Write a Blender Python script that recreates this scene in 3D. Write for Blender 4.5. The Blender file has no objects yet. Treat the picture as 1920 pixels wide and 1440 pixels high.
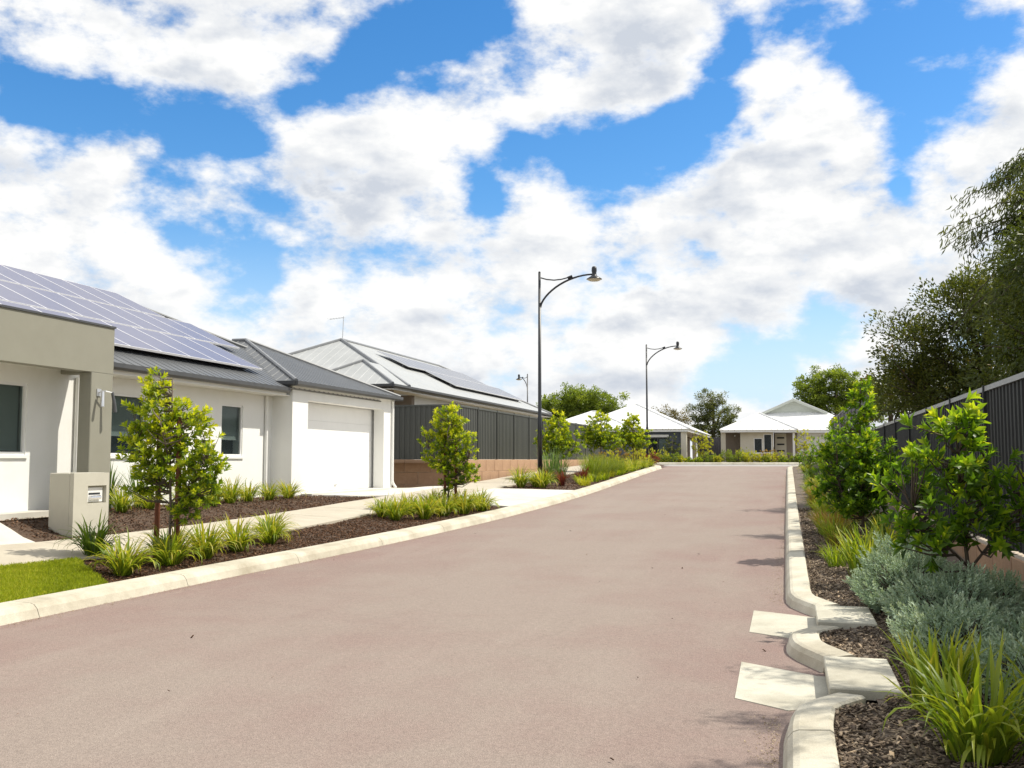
import bpy, math, random
import numpy as np
from mathutils import Vector, Matrix
rnd = random.Random(11); rng = np.random.default_rng(11)
R = math.radians
scene = bpy.context.scene
col = scene.collection

# ------------------------------------------------------------------ camera
cam_d = bpy.data.cameras.new('camera'); cam = bpy.data.objects.new('camera', cam_d); col.objects.link(cam)
cam_d.sensor_width = 36.0; cam_d.lens = 35.0; cam_d.clip_end = 3000; cam_d.clip_start = 0.05
cam.location = (0, 0, 1.6); cam.rotation_euler = (R(90 + 4.35), 0, R(15.46))
scene.camera = cam

# ------------------------------------------------------------------ sun, sky, exposure
SUN_EL, SUN_AZ = R(55), R(22)           # azimuth measured from +X towards +Y
sun_dir = Vector((math.cos(SUN_EL)*math.cos(SUN_AZ), math.cos(SUN_EL)*math.sin(SUN_AZ), math.sin(SUN_EL)))
sd = bpy.data.lights.new('sun', 'SUN'); sd.energy = 4.0; sd.angle = R(0.55); sd.color = (1.0, 0.94, 0.82)
so = bpy.data.objects.new('sun', sd); col.objects.link(so); so.location = (20, 8, 30)
so.rotation_euler = (-sun_dir).to_track_quat('-Z', 'Y').to_euler()
scene.view_settings.view_transform = 'Standard'; scene.view_settings.look = 'None'
scene.view_settings.exposure = 0.38; scene.view_settings.gamma = 1.0; scene.view_settings.use_curve_mapping = False

def build_world():
    w = bpy.data.worlds.new('World'); scene.world = w; w.use_nodes = True
    nt = w.node_tree; nt.nodes.clear(); N = nt.nodes.new; L = nt.links.new
    out = N('ShaderNodeOutputWorld'); bg = N('ShaderNodeBackground'); bg.inputs[1].default_value = 0.1
    L(bg.outputs[0], out.inputs[0])
    sky = N('ShaderNodeTexSky'); sky.sky_type = 'NISHITA'; sky.sun_disc = False
    sky.sun_elevation = SUN_EL; sky.sun_rotation = R(90) - SUN_AZ; sky.air_density = 1.0; sky.dust_density = 0.5; sky.ozone_density = 3.0
    hs = N('ShaderNodeHueSaturation'); hs.inputs['Saturation'].default_value = 1.34; hs.inputs['Value'].default_value = 1.36; L(sky.outputs[0], hs.inputs['Color'])
    tc = N('ShaderNodeTexCoord')
    def math_(op, a, b=None, clamp=False):
        m = N('ShaderNodeMath'); m.operation = op; m.use_clamp = clamp
        for i, v in enumerate((a, b)):
            if v is None: continue
            if isinstance(v, (int, float)): m.inputs[i].default_value = v
            else: L(v, m.inputs[i])
        return m.outputs[0]
    def vmath(op, a, b):
        m = N('ShaderNodeVectorMath'); m.operation = op
        L(a, m.inputs[0])
        if isinstance(b, tuple): m.inputs[1].default_value = b
        else: L(b, m.inputs[1])
        return m
    D = tc.outputs['Generated']
    def field(off):
        p = vmath('ADD', D, off).outputs[0]
        p = vmath('MULTIPLY', p, (1.0, 1.0, 1.75)).outputs[0]
        n = N('ShaderNodeTexNoise'); n.inputs['Scale'].default_value = 4.2; n.inputs['Detail'].default_value = 10.0
        n.inputs['Roughness'].default_value = 0.56; n.inputs['Distortion'].default_value = 0.25; L(p, n.inputs['Vector'])
        n2 = N('ShaderNodeTexNoise'); n2.inputs['Scale'].default_value = 15.0; n2.inputs['Detail'].default_value = 7.0
        n2.inputs['Roughness'].default_value = 0.6; L(p, n2.inputs['Vector'])
        a = math_('MULTIPLY', math_('SUBTRACT', n2.outputs[0], 0.5), 0.58)
        return math_('ADD', math_('ADD', math_('MULTIPLY', math_('SUBTRACT', n.outputs[0], 0.5), 0.62), 0.575), a)
    # broad banks and gaps of the day's cloud, as directions in the sky (x, y, z, angular radius)
    gaps = [(-0.644, 0.696, 0.317, 0.0263),(-0.623, 0.717, 0.313, 0.0263),(-0.6, 0.736, 0.313, 0.0263),(-0.571, 0.757, 0.317, 0.0263),(-0.541, 0.778, 0.321, 0.0253),(-0.511, 0.801, 0.314, 0.0237),(-0.484, 0.822, 0.302, 0.02),(-0.439, 0.83, 0.344, 0.02),(-0.406, 0.841, 0.359, 0.0189),(-0.371, 0.848, 0.378, 0.0211),(-0.34, 0.85, 0.402, 0.0289),(-0.305, 0.859, 0.412, 0.0316),(-0.261, 0.868, 0.423, 0.0237),(-0.289, 0.916, 0.278, 0.0221),(-0.284, 0.925, 0.251, 0.0147),(-0.254, 0.919, 0.3, 0.0189),(-0.214, 0.932, 0.293, 0.0242),(-0.169, 0.942, 0.292, 0.0305),(-0.122, 0.944, 0.307, 0.0305),(-0.071, 0.945, 0.319, 0.0326),(-0.06, 0.932, 0.357, 0.0253),(-0.02, 0.925, 0.378, 0.0221),(0.032, 0.92, 0.39, 0.0237),(0.073, 0.931, 0.358, 0.0221),(0.109, 0.919, 0.378, 0.0395),(0.149, 0.931, 0.335, 0.0305),(0.119, 0.945, 0.306, 0.0237),(0.11, 0.956, 0.273, 0.0237),(0.103, 0.962, 0.253, 0.0116),(0.185, 0.912, 0.366, 0.0189),(-0.488, 0.853, 0.186, 0.0116),(0.043, 0.991, 0.123, 0.02),(-0.012, 0.996, 0.086, 0.0263),(-0.063, 0.995, 0.082, 0.0211)]
    wn = N('ShaderNodeTexNoise'); wn.inputs['Scale'].default_value = 7.0; wn.inputs['Detail'].default_value = 5.0; L(D, wn.inputs['Vector'])
    wo = vmath('SUBTRACT', wn.outputs['Color'], (0.5, 0.5, 0.5)).outputs[0]
    Dw = vmath('ADD', D, vmath('MULTIPLY', wo, (0.055, 0.055, 0.05)).outputs[0]).outputs[0]
    bias = None
    for lst, amp in ((gaps, -0.20),):
        for (x, y, z, r) in lst:
            dd = vmath('DISTANCE', Dw, (x, y, z)).outputs['Value']
            q = math_('DIVIDE', dd, r * 1.25); q = math_('MULTIPLY', q, q); e = math_('EXPONENT', math_('MULTIPLY', q, -1.0))
            t = math_('MULTIPLY', e, amp); bias = t if bias is None else math_('ADD', bias, t)
    f0 = math_('ADD', field((0.0, 0.0, 0.0)), bias)
    f1 = math_('ADD', field((0.016, 0.006, 0.030)), bias)
    def smooth(v, a, b):
        m = N('ShaderNodeMapRange'); m.interpolation_type = 'SMOOTHSTEP'; m.inputs[1].default_value = a; m.inputs[2].default_value = b
        L(v, m.inputs[0]); return m.outputs[0]
    alpha = smooth(f0, 0.385, 0.57)
    lit = math_('ADD', math_('MULTIPLY', math_('SUBTRACT', f0, f1), 3.2), 0.80)
    tn = N('ShaderNodeTexNoise'); tn.inputs['Scale'].default_value = 7.5; tn.inputs['Detail'].default_value = 4.0; tn.inputs['Roughness'].default_value = 0.5
    L(vmath('MULTIPLY', D, (0.8, 0.8, 2.1)).outputs[0], tn.inputs['Vector'])
    thick = math_('MULTIPLY', smooth(tn.outputs[0], 0.42, 0.66), smooth(f0, 0.50, 0.64))
    lit = math_('SUBTRACT', lit, math_('MULTIPLY', thick, 0.95), True)
    cr = N('ShaderNodeValToRGB'); cr.color_ramp.elements[0].position = 0.0; cr.color_ramp.elements[0].color = (0.60, 0.645, 0.72, 1)
    cr.color_ramp.elements[1].position = 0.85; cr.color_ramp.elements[1].color = (0.97, 0.97, 0.96, 1); L(lit, cr.inputs[0])
    sc = N('ShaderNodeVectorMath'); sc.operation = 'SCALE'; sc.inputs['Scale'].default_value = 8.1; L(cr.outputs[0], sc.inputs[0])
    se = N('ShaderNodeSeparateXYZ'); L(D, se.inputs[0])
    hz = N('ShaderNodeMix'); hz.data_type = 'RGBA'; L(smooth(se.outputs[2], 0.26, -0.02), hz.inputs[0]); L(hs.outputs[0], hz.inputs[6]); hz.inputs[7].default_value = (5.2, 6.6, 8.2, 1)
    mx = N('ShaderNodeMix'); mx.data_type = 'RGBA'; L(alpha, mx.inputs[0]); L(hz.outputs[2], mx.inputs[6]); L(sc.outputs[0], mx.inputs[7])
    L(mx.outputs[2], bg.inputs[0])
build_world()

# ------------------------------------------------------------------ materials
MATS = {}
def nodemat(name):
    m = bpy.data.materials.new(name); m.use_nodes = True
    nt = m.node_tree; b = nt.nodes['Principled BSDF']
    return m, nt, b
def rgb(c): return (c[0], c[1], c[2], 1.0)
def mat(name, c, rough=0.6, c2=None, scale=6.0, detail=6.0, bump=0.0, bscale=None, metal=0.0, spec=0.4, stretch=(1, 1, 1), c3=None, lo=0.35, hi=0.68, fine=None, stain=(0.5, 0.74)):
    """surface of one colour broken up by noise: c..c2 mottling, optional c3 stains, optional fine bump"""
    m, nt, b = nodemat(name); N = nt.nodes.new; L = nt.links.new
    b.inputs['Roughness'].default_value = rough; b.inputs['Metallic'].default_value = metal; b.inputs['Specular IOR Level'].default_value = spec
    tc = N('ShaderNodeTexCoord'); mp = N('ShaderNodeMapping'); mp.inputs['Scale'].default_value = stretch; L(tc.outputs['Object'], mp.inputs[0])
    b.inputs['Base Color'].default_value = rgb(c)
    cur = None
    if c2:
        n = N('ShaderNodeTexNoise'); n.inputs['Scale'].default_value = scale; n.inputs['Detail'].default_value = detail; n.inputs['Roughness'].default_value = 0.62; L(mp.outputs[0], n.inputs['Vector'])
        cr = N('ShaderNodeValToRGB'); cr.color_ramp.elements[0].position = lo; cr.color_ramp.elements[1].position = hi
        cr.color_ramp.elements[0].color = rgb(c); cr.color_ramp.elements[1].color = rgb(c2); L(n.outputs[0], cr.inputs[0]); cur = cr.outputs[0]
    if c3:
        n = N('ShaderNodeTexNoise'); n.inputs['Scale'].default_value = scale * 0.23; n.inputs['Detail'].default_value = 8; n.inputs['Roughness'].default_value = 0.68; L(mp.outputs[0], n.inputs['Vector'])
        mr = N('ShaderNodeMapRange'); mr.inputs[1].default_value = stain[0]; mr.inputs[2].default_value = stain[1]; L(n.outputs[0], mr.inputs[0])
        mx = N('ShaderNodeMix'); mx.data_type = 'RGBA'; L(mr.outputs[0], mx.inputs[0]); L(cur, mx.inputs[6]); mx.inputs[7].default_value = rgb(c3); cur = mx.outputs[2]
    if fine:
        n = N('ShaderNodeTexNoise'); n.inputs['Scale'].default_value = fine[0]; n.inputs['Detail'].default_value = 2; L(tc.outputs['Object'], n.inputs['Vector'])
        mr = N('ShaderNodeMapRange'); mr.inputs[1].default_value = 0.3; mr.inputs[2].default_value = 0.7; mr.inputs[3].default_value = 1 - fine[1]; mr.inputs[4].default_value = 1 + fine[1]; L(n.outputs[0], mr.inputs[0])
        s = N('ShaderNodeVectorMath'); s.operation = 'SCALE'; L(cur, s.inputs[0]); L(mr.outputs[0], s.inputs['Scale']); cur = s.outputs[0]
    if cur: L(cur, b.inputs['Base Color'])
    if bump:
        n = N('ShaderNodeTexNoise'); n.inputs['Scale'].default_value = bscale or 60; n.inputs['Detail'].default_value = 4; L(tc.outputs['Object'], n.inputs['Vector'])
        bp = N('ShaderNodeBump'); bp.inputs['Strength'].default_value = bump; bp.inputs['Distance'].default_value = 0.01; L(n.outputs[0], bp.inputs['Height']); L(bp.outputs[0], b.inputs['Normal'])
    MATS[name] = m; return m
def leafmat(name, stops, rough=0.42, trans=0.42, tcol=1.5, spec=0.45):
    """leaf: per-leaf value v picks the colour; part of the light passes through"""
    m, nt, b = nodemat(name); N = nt.nodes.new; L = nt.links.new
    at = N('ShaderNodeAttribute'); at.attribute_name = 'v'
    cr = N('ShaderNodeValToRGB'); e = cr.color_ramp.elements
    e[0].position, e[0].color = stops[0][0], rgb(stops[0][1]); e[1].position, e[1].color = stops[-1][0], rgb(stops[-1][1])
    for p, c in stops[1:-1]:
        k = e.new(p); k.color = rgb(c)
    L(at.outputs['Fac'], cr.inputs[0]); L(cr.outputs[0], b.inputs['Base Color'])
    b.inputs['Roughness'].default_value = rough; b.inputs['Specular IOR Level'].default_value = spec
    t = N('ShaderNodeBsdfTranslucent'); s = N('ShaderNodeVectorMath'); s.operation = 'MULTIPLY'; s.inputs[1].default_value = (tcol * 1.05, tcol, tcol * 0.45)
    L(cr.outputs[0], s.inputs[0]); L(s.outputs[0], t.inputs[0])
    mx = N('ShaderNodeMixShader'); mx.inputs[0].default_value = trans; L(b.outputs[0], mx.inputs[1]); L(t.outputs[0], mx.inputs[2])
    L(mx.outputs[0], nt.nodes['Material Output'].inputs[0]); MATS[name] = m; return m
def glassmat(name, tint, alpha=0.55):
    m, nt, b = nodemat(name); N = nt.nodes.new; L = nt.links.new
    b.inputs['Base Color'].default_value = rgb(tint); b.inputs['Roughness'].default_value = 0.04; b.inputs['Specular IOR Level'].default_value = 0.6
    tr = N('ShaderNodeBsdfTransparent'); tr.inputs[0].default_value = (0.82, 0.87, 0.86, 1)
    mx = N('ShaderNodeMixShader'); mx.inputs[0].default_value = 1 - alpha; L(b.outputs[0], mx.inputs[1]); L(tr.outputs[0], mx.inputs[2])
    L(mx.outputs[0], nt.nodes['Material Output'].inputs[0]); MATS[name] = m; return m

mat('render_white', (0.81, 0.81, 0.785), 0.85, (0.785, 0.785, 0.76), 3, bump=0.14, bscale=70, c3=(0.75, 0.745, 0.705))
mat('render_beige', (0.262, 0.255, 0.208), 0.85, (0.25, 0.243, 0.197), 3, bump=0.14, bscale=90, c3=(0.235, 0.227, 0.183))
mat('letterbox_render', (0.50, 0.48, 0.41), 0.85, (0.475, 0.455, 0.385), 4, bump=0.16, bscale=110, c3=(0.44, 0.42, 0.355))
mat('soffit_white', (0.78, 0.77, 0.73), 0.6, (0.74, 0.73, 0.69), 2)
mat('roof_charcoal', (0.115, 0.12, 0.125), 0.36, (0.14, 0.145, 0.15), 1.2, metal=0.25, spec=0.6)
mat('roof_grey', (0.40, 0.41, 0.405), 0.40, (0.45, 0.46, 0.455), 1.0, metal=0.15, spec=0.5)
mat('roof_white', (0.80, 0.80, 0.79), 0.45, (0.74, 0.745, 0.74), 0.8, spec=0.5)
mat('gutter_dark', (0.055, 0.058, 0.062), 0.4, (0.07, 0.072, 0.075), 4, spec=0.5)
mat('fence_dark', (0.070, 0.074, 0.066), 0.45, (0.080, 0.084, 0.076), 1.4, spec=0.5, stretch=(1, 1, 0.3), c3=(0.092, 0.094, 0.086))
mat('fence_dark_shaded', (0.026, 0.028, 0.029), 0.6, (0.033, 0.035, 0.036), 1.4, spec=0.2, stretch=(1, 1, 0.3), fine=(9, 0.06))  # right fence: shade on its side away from the sun put into a darker colour
mat('fence_cap', (0.20, 0.205, 0.21), 0.35, (0.24, 0.245, 0.25), 3, spec=0.5)
mat('fence_slate', (0.105, 0.10, 0.115), 0.45, (0.13, 0.125, 0.14), 1.4, spec=0.5)
mat('wall_slate', (0.085, 0.10, 0.13), 0.7, (0.10, 0.115, 0.145), 2)
mat('wall_cream', (0.62, 0.58, 0.49), 0.85, (0.57, 0.53, 0.44), 3, bump=0.1)
mat('wall_taupe', (0.24, 0.20, 0.165), 0.8, (0.27, 0.225, 0.185), 3)
mat('gable_green', (0.50, 0.53, 0.47), 0.7, (0.54, 0.57, 0.51), 2, stretch=(1, 1, 6))
mat('alu_white', (0.80, 0.80, 0.79), 0.35, (0.76, 0.76, 0.75), 5, spec=0.5)
mat('alu_silver', (0.62, 0.63, 0.65), 0.3, (0.68, 0.69, 0.70), 5, metal=0.7)
mat('panel_frame', (0.78, 0.78, 0.80), 0.4, (0.72, 0.72, 0.74), 5, spec=0.5)
mat('door_white', (0.86, 0.86, 0.85), 0.45, (0.83, 0.83, 0.82), 3, spec=0.4)
mat('blind', (0.66, 0.69, 0.67), 0.8, (0.62, 0.65, 0.63), 4)
mat('blind_white', (0.78, 0.79, 0.78), 0.8, (0.72, 0.73, 0.72), 4)
mat('interior_dark', (0.03, 0.033, 0.035), 0.9)
mat('concrete_white', (0.62, 0.60, 0.55), 0.85, (0.56, 0.54, 0.485), 2.2, bump=0.12, bscale=120, c3=(0.47, 0.445, 0.39), fine=(220, 0.06))
mat('footpath', (0.50, 0.455, 0.37), 0.88, (0.45, 0.405, 0.325), 2.5, bump=0.15, bscale=130, c3=(0.40, 0.355, 0.285), fine=(200, 0.09))
mat('kerb_concrete', (0.60, 0.565, 0.465), 0.86, (0.53, 0.495, 0.40), 4.5, bump=0.25, bscale=80, c3=(0.36, 0.32, 0.24), fine=(150, 0.12), stain=(0.44, 0.70))
mat('lid_concrete', (0.57, 0.545, 0.455), 0.88, (0.52, 0.495, 0.41), 5, bump=0.2, bscale=90, c3=(0.36, 0.335, 0.265), fine=(140, 0.12), stain=(0.42, 0.68))
mat('mulch', (0.055, 0.035, 0.024), 0.95, (0.12, 0.078, 0.052), 22, bump=0.9, bscale=45, fine=(90, 0.35))
mat('mulch_grey', (0.11, 0.085, 0.065), 0.95, (0.20, 0.16, 0.125), 20, bump=0.9, bscale=45, fine=(90, 0.35))
mat('soil', (0.20, 0.15, 0.10), 0.95, (0.15, 0.13, 0.07), 2, bump=0.4)
mat('ground_far', (0.16, 0.17, 0.08), 0.95, (0.22, 0.19, 0.11), 0.4, bump=0.3)
mat('cross_asphalt', (0.34, 0.325, 0.31), 0.9, (0.30, 0.29, 0.275), 1.5, bump=0.2, bscale=150, fine=(150, 0.1))
mat('block_brown', (0.40, 0.245, 0.15), 0.92, (0.47, 0.30, 0.19), 7, bump=0.5, bscale=35, c3=(0.33, 0.20, 0.125), fine=(70, 0.12))
mat('mortar', (0.50, 0.42, 0.33), 0.95, (0.45, 0.38, 0.30), 12)
mat('lamp_black', (0.016, 0.018, 0.021), 0.35, (0.022, 0.024, 0.027), 6, spec=0.5)
mat('lamp_lens', (0.62, 0.58, 0.46), 0.25, (0.56, 0.52, 0.41), 5)
mat('chrome', (0.75, 0.76, 0.78), 0.18, metal=0.95)
mat('stake_red', (0.15, 0.048, 0.026), 0.75, (0.21, 0.075, 0.042), 9, stretch=(3, 3, 0.4), bump=0.3)
mat('bark_grey', (0.16, 0.13, 0.10), 0.9, (0.10, 0.08, 0.06), 12, stretch=(1, 1, 0.3), bump=0.5, bscale=40)
mat('bark_dark', (0.07, 0.052, 0.04), 0.9, (0.11, 0.085, 0.065), 12, stretch=(1, 1, 0.3), bump=0.5, bscale=40)
mat('tie_dark', (0.03, 0.03, 0.028), 0.8)
glassmat('glass', (0.03, 0.04, 0.045), 0.28)
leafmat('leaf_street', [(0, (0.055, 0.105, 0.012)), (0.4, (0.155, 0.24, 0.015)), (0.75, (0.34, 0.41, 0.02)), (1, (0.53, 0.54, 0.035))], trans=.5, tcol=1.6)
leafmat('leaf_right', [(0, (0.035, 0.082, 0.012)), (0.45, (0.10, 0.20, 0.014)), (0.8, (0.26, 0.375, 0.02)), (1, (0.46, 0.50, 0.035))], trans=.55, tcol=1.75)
leafmat('leaf_strap', [(0, (0.05, 0.105, 0.014)), (0.5, (0.15, 0.235, 0.02)), (0.85, (0.33, 0.38, 0.035)), (1, (0.50, 0.45, 0.08))], tcol=1.35, trans=.45)
leafmat('leaf_dark', [(0, (0.036, 0.052, 0.012)), (0.5, (0.088, 0.112, 0.022)), (0.88, (0.18, 0.18, 0.035)), (1, (0.27, 0.17, 0.055))], trans=0.45)
leafmat('leaf_weep', [(0, (0.040, 0.062, 0.014)), (0.6, (0.098, 0.128, 0.024)), (1, (0.20, 0.22, 0.045))], trans=0.35)
leafmat('leaf_far', [(0, (0.085, 0.13, 0.02)), (0.5, (0.19, 0.26, 0.035)), (1, (0.34, 0.40, 0.055))], trans=0.45)
leafmat('leaf_far_grey', [(0, (0.06, 0.08, 0.03)), (0.5, (0.13, 0.155, 0.055)), (1, (0.23, 0.245, 0.085))], trans=0.45)
leafmat('leaf_far_gold', [(0, (0.10, 0.085, 0.03)), (0.5, (0.19, 0.165, 0.055)), (1, (0.28, 0.24, 0.09))], trans=0.3)
leafmat('leaf_silver', [(0, (0.19, 0.28, 0.20)), (0.5, (0.35, 0.46, 0.335)), (1, (0.54, 0.63, 0.47))], trans=0.2, tcol=1.1, spec=0.2, rough=0.7)
leafmat('leaf_gold', [(0, (0.22, 0.26, 0.02)), (0.5, (0.42, 0.43, 0.03)), (1, (0.58, 0.54, 0.07))])
leafmat('leaf_redgrass', [(0, (0.10, 0.025, 0.02)), (0.5, (0.18, 0.04, 0.03)), (1, (0.26, 0.08, 0.04))])
leafmat('leaf_orange', [(0, (0.10, 0.10, 0.02)), (0.5, (0.26, 0.17, 0.035)), (1, (0.42, 0.22, 0.05))])
leafmat('leaf_grass', [(0, (0.09, 0.15, 0.02)), (0.5, (0.20, 0.28, 0.025)), (1, (0.36, 0.38, 0.06))], tcol=1.2)
leafmat('leaf_bluegreen', [(0, (0.07, 0.14, 0.05)), (0.5, (0.14, 0.24, 0.08)), (1, (0.24, 0.34, 0.12))])
leafmat('lawn_blade', [(0, (0.22, 0.28, 0.02)), (0.5, (0.38, 0.45, 0.03)), (1, (0.56, 0.55, 0.09))], tcol=1.3, trans=.5, spec=0.25)

def road_material():
    m, nt, b = nodemat('red_asphalt'); N = nt.nodes.new; L = nt.links.new
    tc = N('ShaderNodeTexCoord'); P = tc.outputs['Object']
    def noise(scale, det, rough=0.6, vec=None, stretch=None):
        n = N('ShaderNodeTexNoise'); n.inputs['Scale'].default_value = scale; n.inputs['Detail'].default_value = det; n.inputs['Roughness'].default_value = rough
        v = vec or P
        if stretch:
            mp = N('ShaderNodeMapping'); mp.inputs['Scale'].default_value = stretch; L(v, mp.inputs[0]); v = mp.outputs[0]
        L(v, n.inputs['Vector']); return n.outputs[0]
    def rng_(v, a, b_, c=0.0, d=1.0):
        r = N('ShaderNodeMapRange'); r.inputs[1].default_value = a; r.inputs[2].default_value = b_; r.inputs[3].default_value = c; r.inputs[4].default_value = d; L(v, r.inputs[0]); return r.outputs[0]
    def mix(f, a, c):
        x = N('ShaderNodeMix'); x.data_type = 'RGBA'
        L(f, x.inputs[0])
        for i, v in ((6, a), (7, c)):
            if isinstance(v, tuple): x.inputs[i].default_value = rgb(v)
            else: L(v, x.inputs[i])
        return x.outputs[2]
    def mt(op, a, c):
        x = N('ShaderNodeMath'); x.operation = op
        for i, v in enumerate((a, c)):
            if isinstance(v, (int, float)): x.inputs[i].default_value = v
            else: L(v, x.inputs[i])
        return x.outputs[0]
    # worn grey-tan wheel lanes, red oxide left along the edges
    sep = N('ShaderNodeSeparateXYZ'); L(P, sep.inputs[0])
    ex = rng_(mt('ABSOLUTE', mt('ADD', sep.outputs[0], 3.2), 0.0), 1.2, 3.6)
    wear = mt('ADD', mt('MULTIPLY', ex, 0.55), mt('MULTIPLY', rng_(noise(0.45, 6, 0.65), 0.35, 0.68), 0.75))
    base = mix(rng_(wear, 0.25, 1.05), (0.280, 0.228, 0.196), (0.252, 0.176, 0.156))
    streak = rng_(noise(0.7, 5, 0.6, stretch=(2.6, 0.35, 1)), 0.50, 0.72)
    base = mix(mt('MULTIPLY', streak, 0.45), base, (0.31, 0.258, 0.222))
    blot = rng_(noise(0.28, 7, 0.7), 0.52, 0.70)
    base = mix(mt('MULTIPLY', blot, 0.40), base, (0.235, 0.180, 0.157))
    # stone speckle
    v = N('ShaderNodeTexVoronoi'); v.inputs['Scale'].default_value = 160; L(P, v.inputs['Vector'])
    sp = N('ShaderNodeSeparateColor'); L(v.outputs['Color'], sp.inputs[0])
    gain = rng_(sp.outputs[0], 0.0, 1.0, 0.80, 1.18)
    g2 = rng_(noise(28, 4, 0.7), 0.3, 0.7, 0.90, 1.09)
    s1 = N('ShaderNodeVectorMath'); s1.operation = 'SCALE'; L(base, s1.inputs[0]); L(mt('MULTIPLY', gain, g2), s1.inputs['Scale'])
    # hairline seams
    w = N('ShaderNodeTexVoronoi'); w.feature = 'DISTANCE_TO_EDGE'; w.inputs['Scale'].default_value = 0.16
    ad = N('ShaderNodeVectorMath'); ad.operation = 'ADD'; L(P, ad.inputs[0])
    wn = N('ShaderNodeTexNoise'); wn.inputs['Scale'].default_value = 1.6; wn.inputs['Detail'].default_value = 5; L(P, wn.inputs['Vector'])
    ws = N('ShaderNodeVectorMath'); ws.operation = 'SCALE'; ws.inputs['Scale'].default_value = 0.55; L(wn.outputs['Color'], ws.inputs[0]); L(ws.outputs[0], ad.inputs[1]); L(ad.outputs[0], w.inputs['Vector'])
    crack = rng_(w.outputs['Distance'], 0.0, 0.005, 0.10, 0.0)
    fin = mix(crack, s1.outputs[0], (0.15, 0.11, 0.09))
    L(fin, b.inputs['Base Color']); b.inputs['Roughness'].default_value = 0.88; b.inputs['Specular IOR Level'].default_value = 0.3
    bp = N('ShaderNodeBump'); bp.inputs['Strength'].default_value = 0.55; bp.inputs['Distance'].default_value = 0.006
    L(v.outputs['Distance'], bp.inputs['Height']); L(bp.outputs[0], b.inputs['Normal']); MATS['red_asphalt'] = m
road_material()
def solar_material():
    m, nt, b = nodemat('solar_cells'); N = nt.nodes.new; L = nt.links.new
    tc = N('ShaderNodeTexCoord'); br = N('ShaderNodeTexBrick'); br.offset = 0.0; br.inputs['Scale'].default_value = 1.0
    br.inputs['Brick Width'].default_value = 0.156; br.inputs['Row Height'].default_value = 0.156; br.inputs['Mortar Size'].default_value = 0.006
    br.inputs['Color1'].default_value = (0.120, 0.120, 0.185, 1); br.inputs['Color2'].default_value = (0.130, 0.130, 0.198, 1); br.inputs['Mortar'].default_value = (0.15, 0.15, 0.215, 1)
    L(tc.outputs['Object'], br.inputs['Vector']); L(br.outputs['Color'], b.inputs['Base Color'])
    b.inputs['Roughness'].default_value = 0.3; b.inputs['Specular IOR Level'].default_value = 0.45; b.inputs['Coat Weight'].default_value = 0.12; b.inputs['Coat Roughness'].default_value = 0.05
    MATS['solar_cells'] = m
solar_material()
mat('solar_grey', (0.20, 0.205, 0.225), 0.34, (0.22, 0.225, 0.245), 3, spec=0.4)

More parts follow.
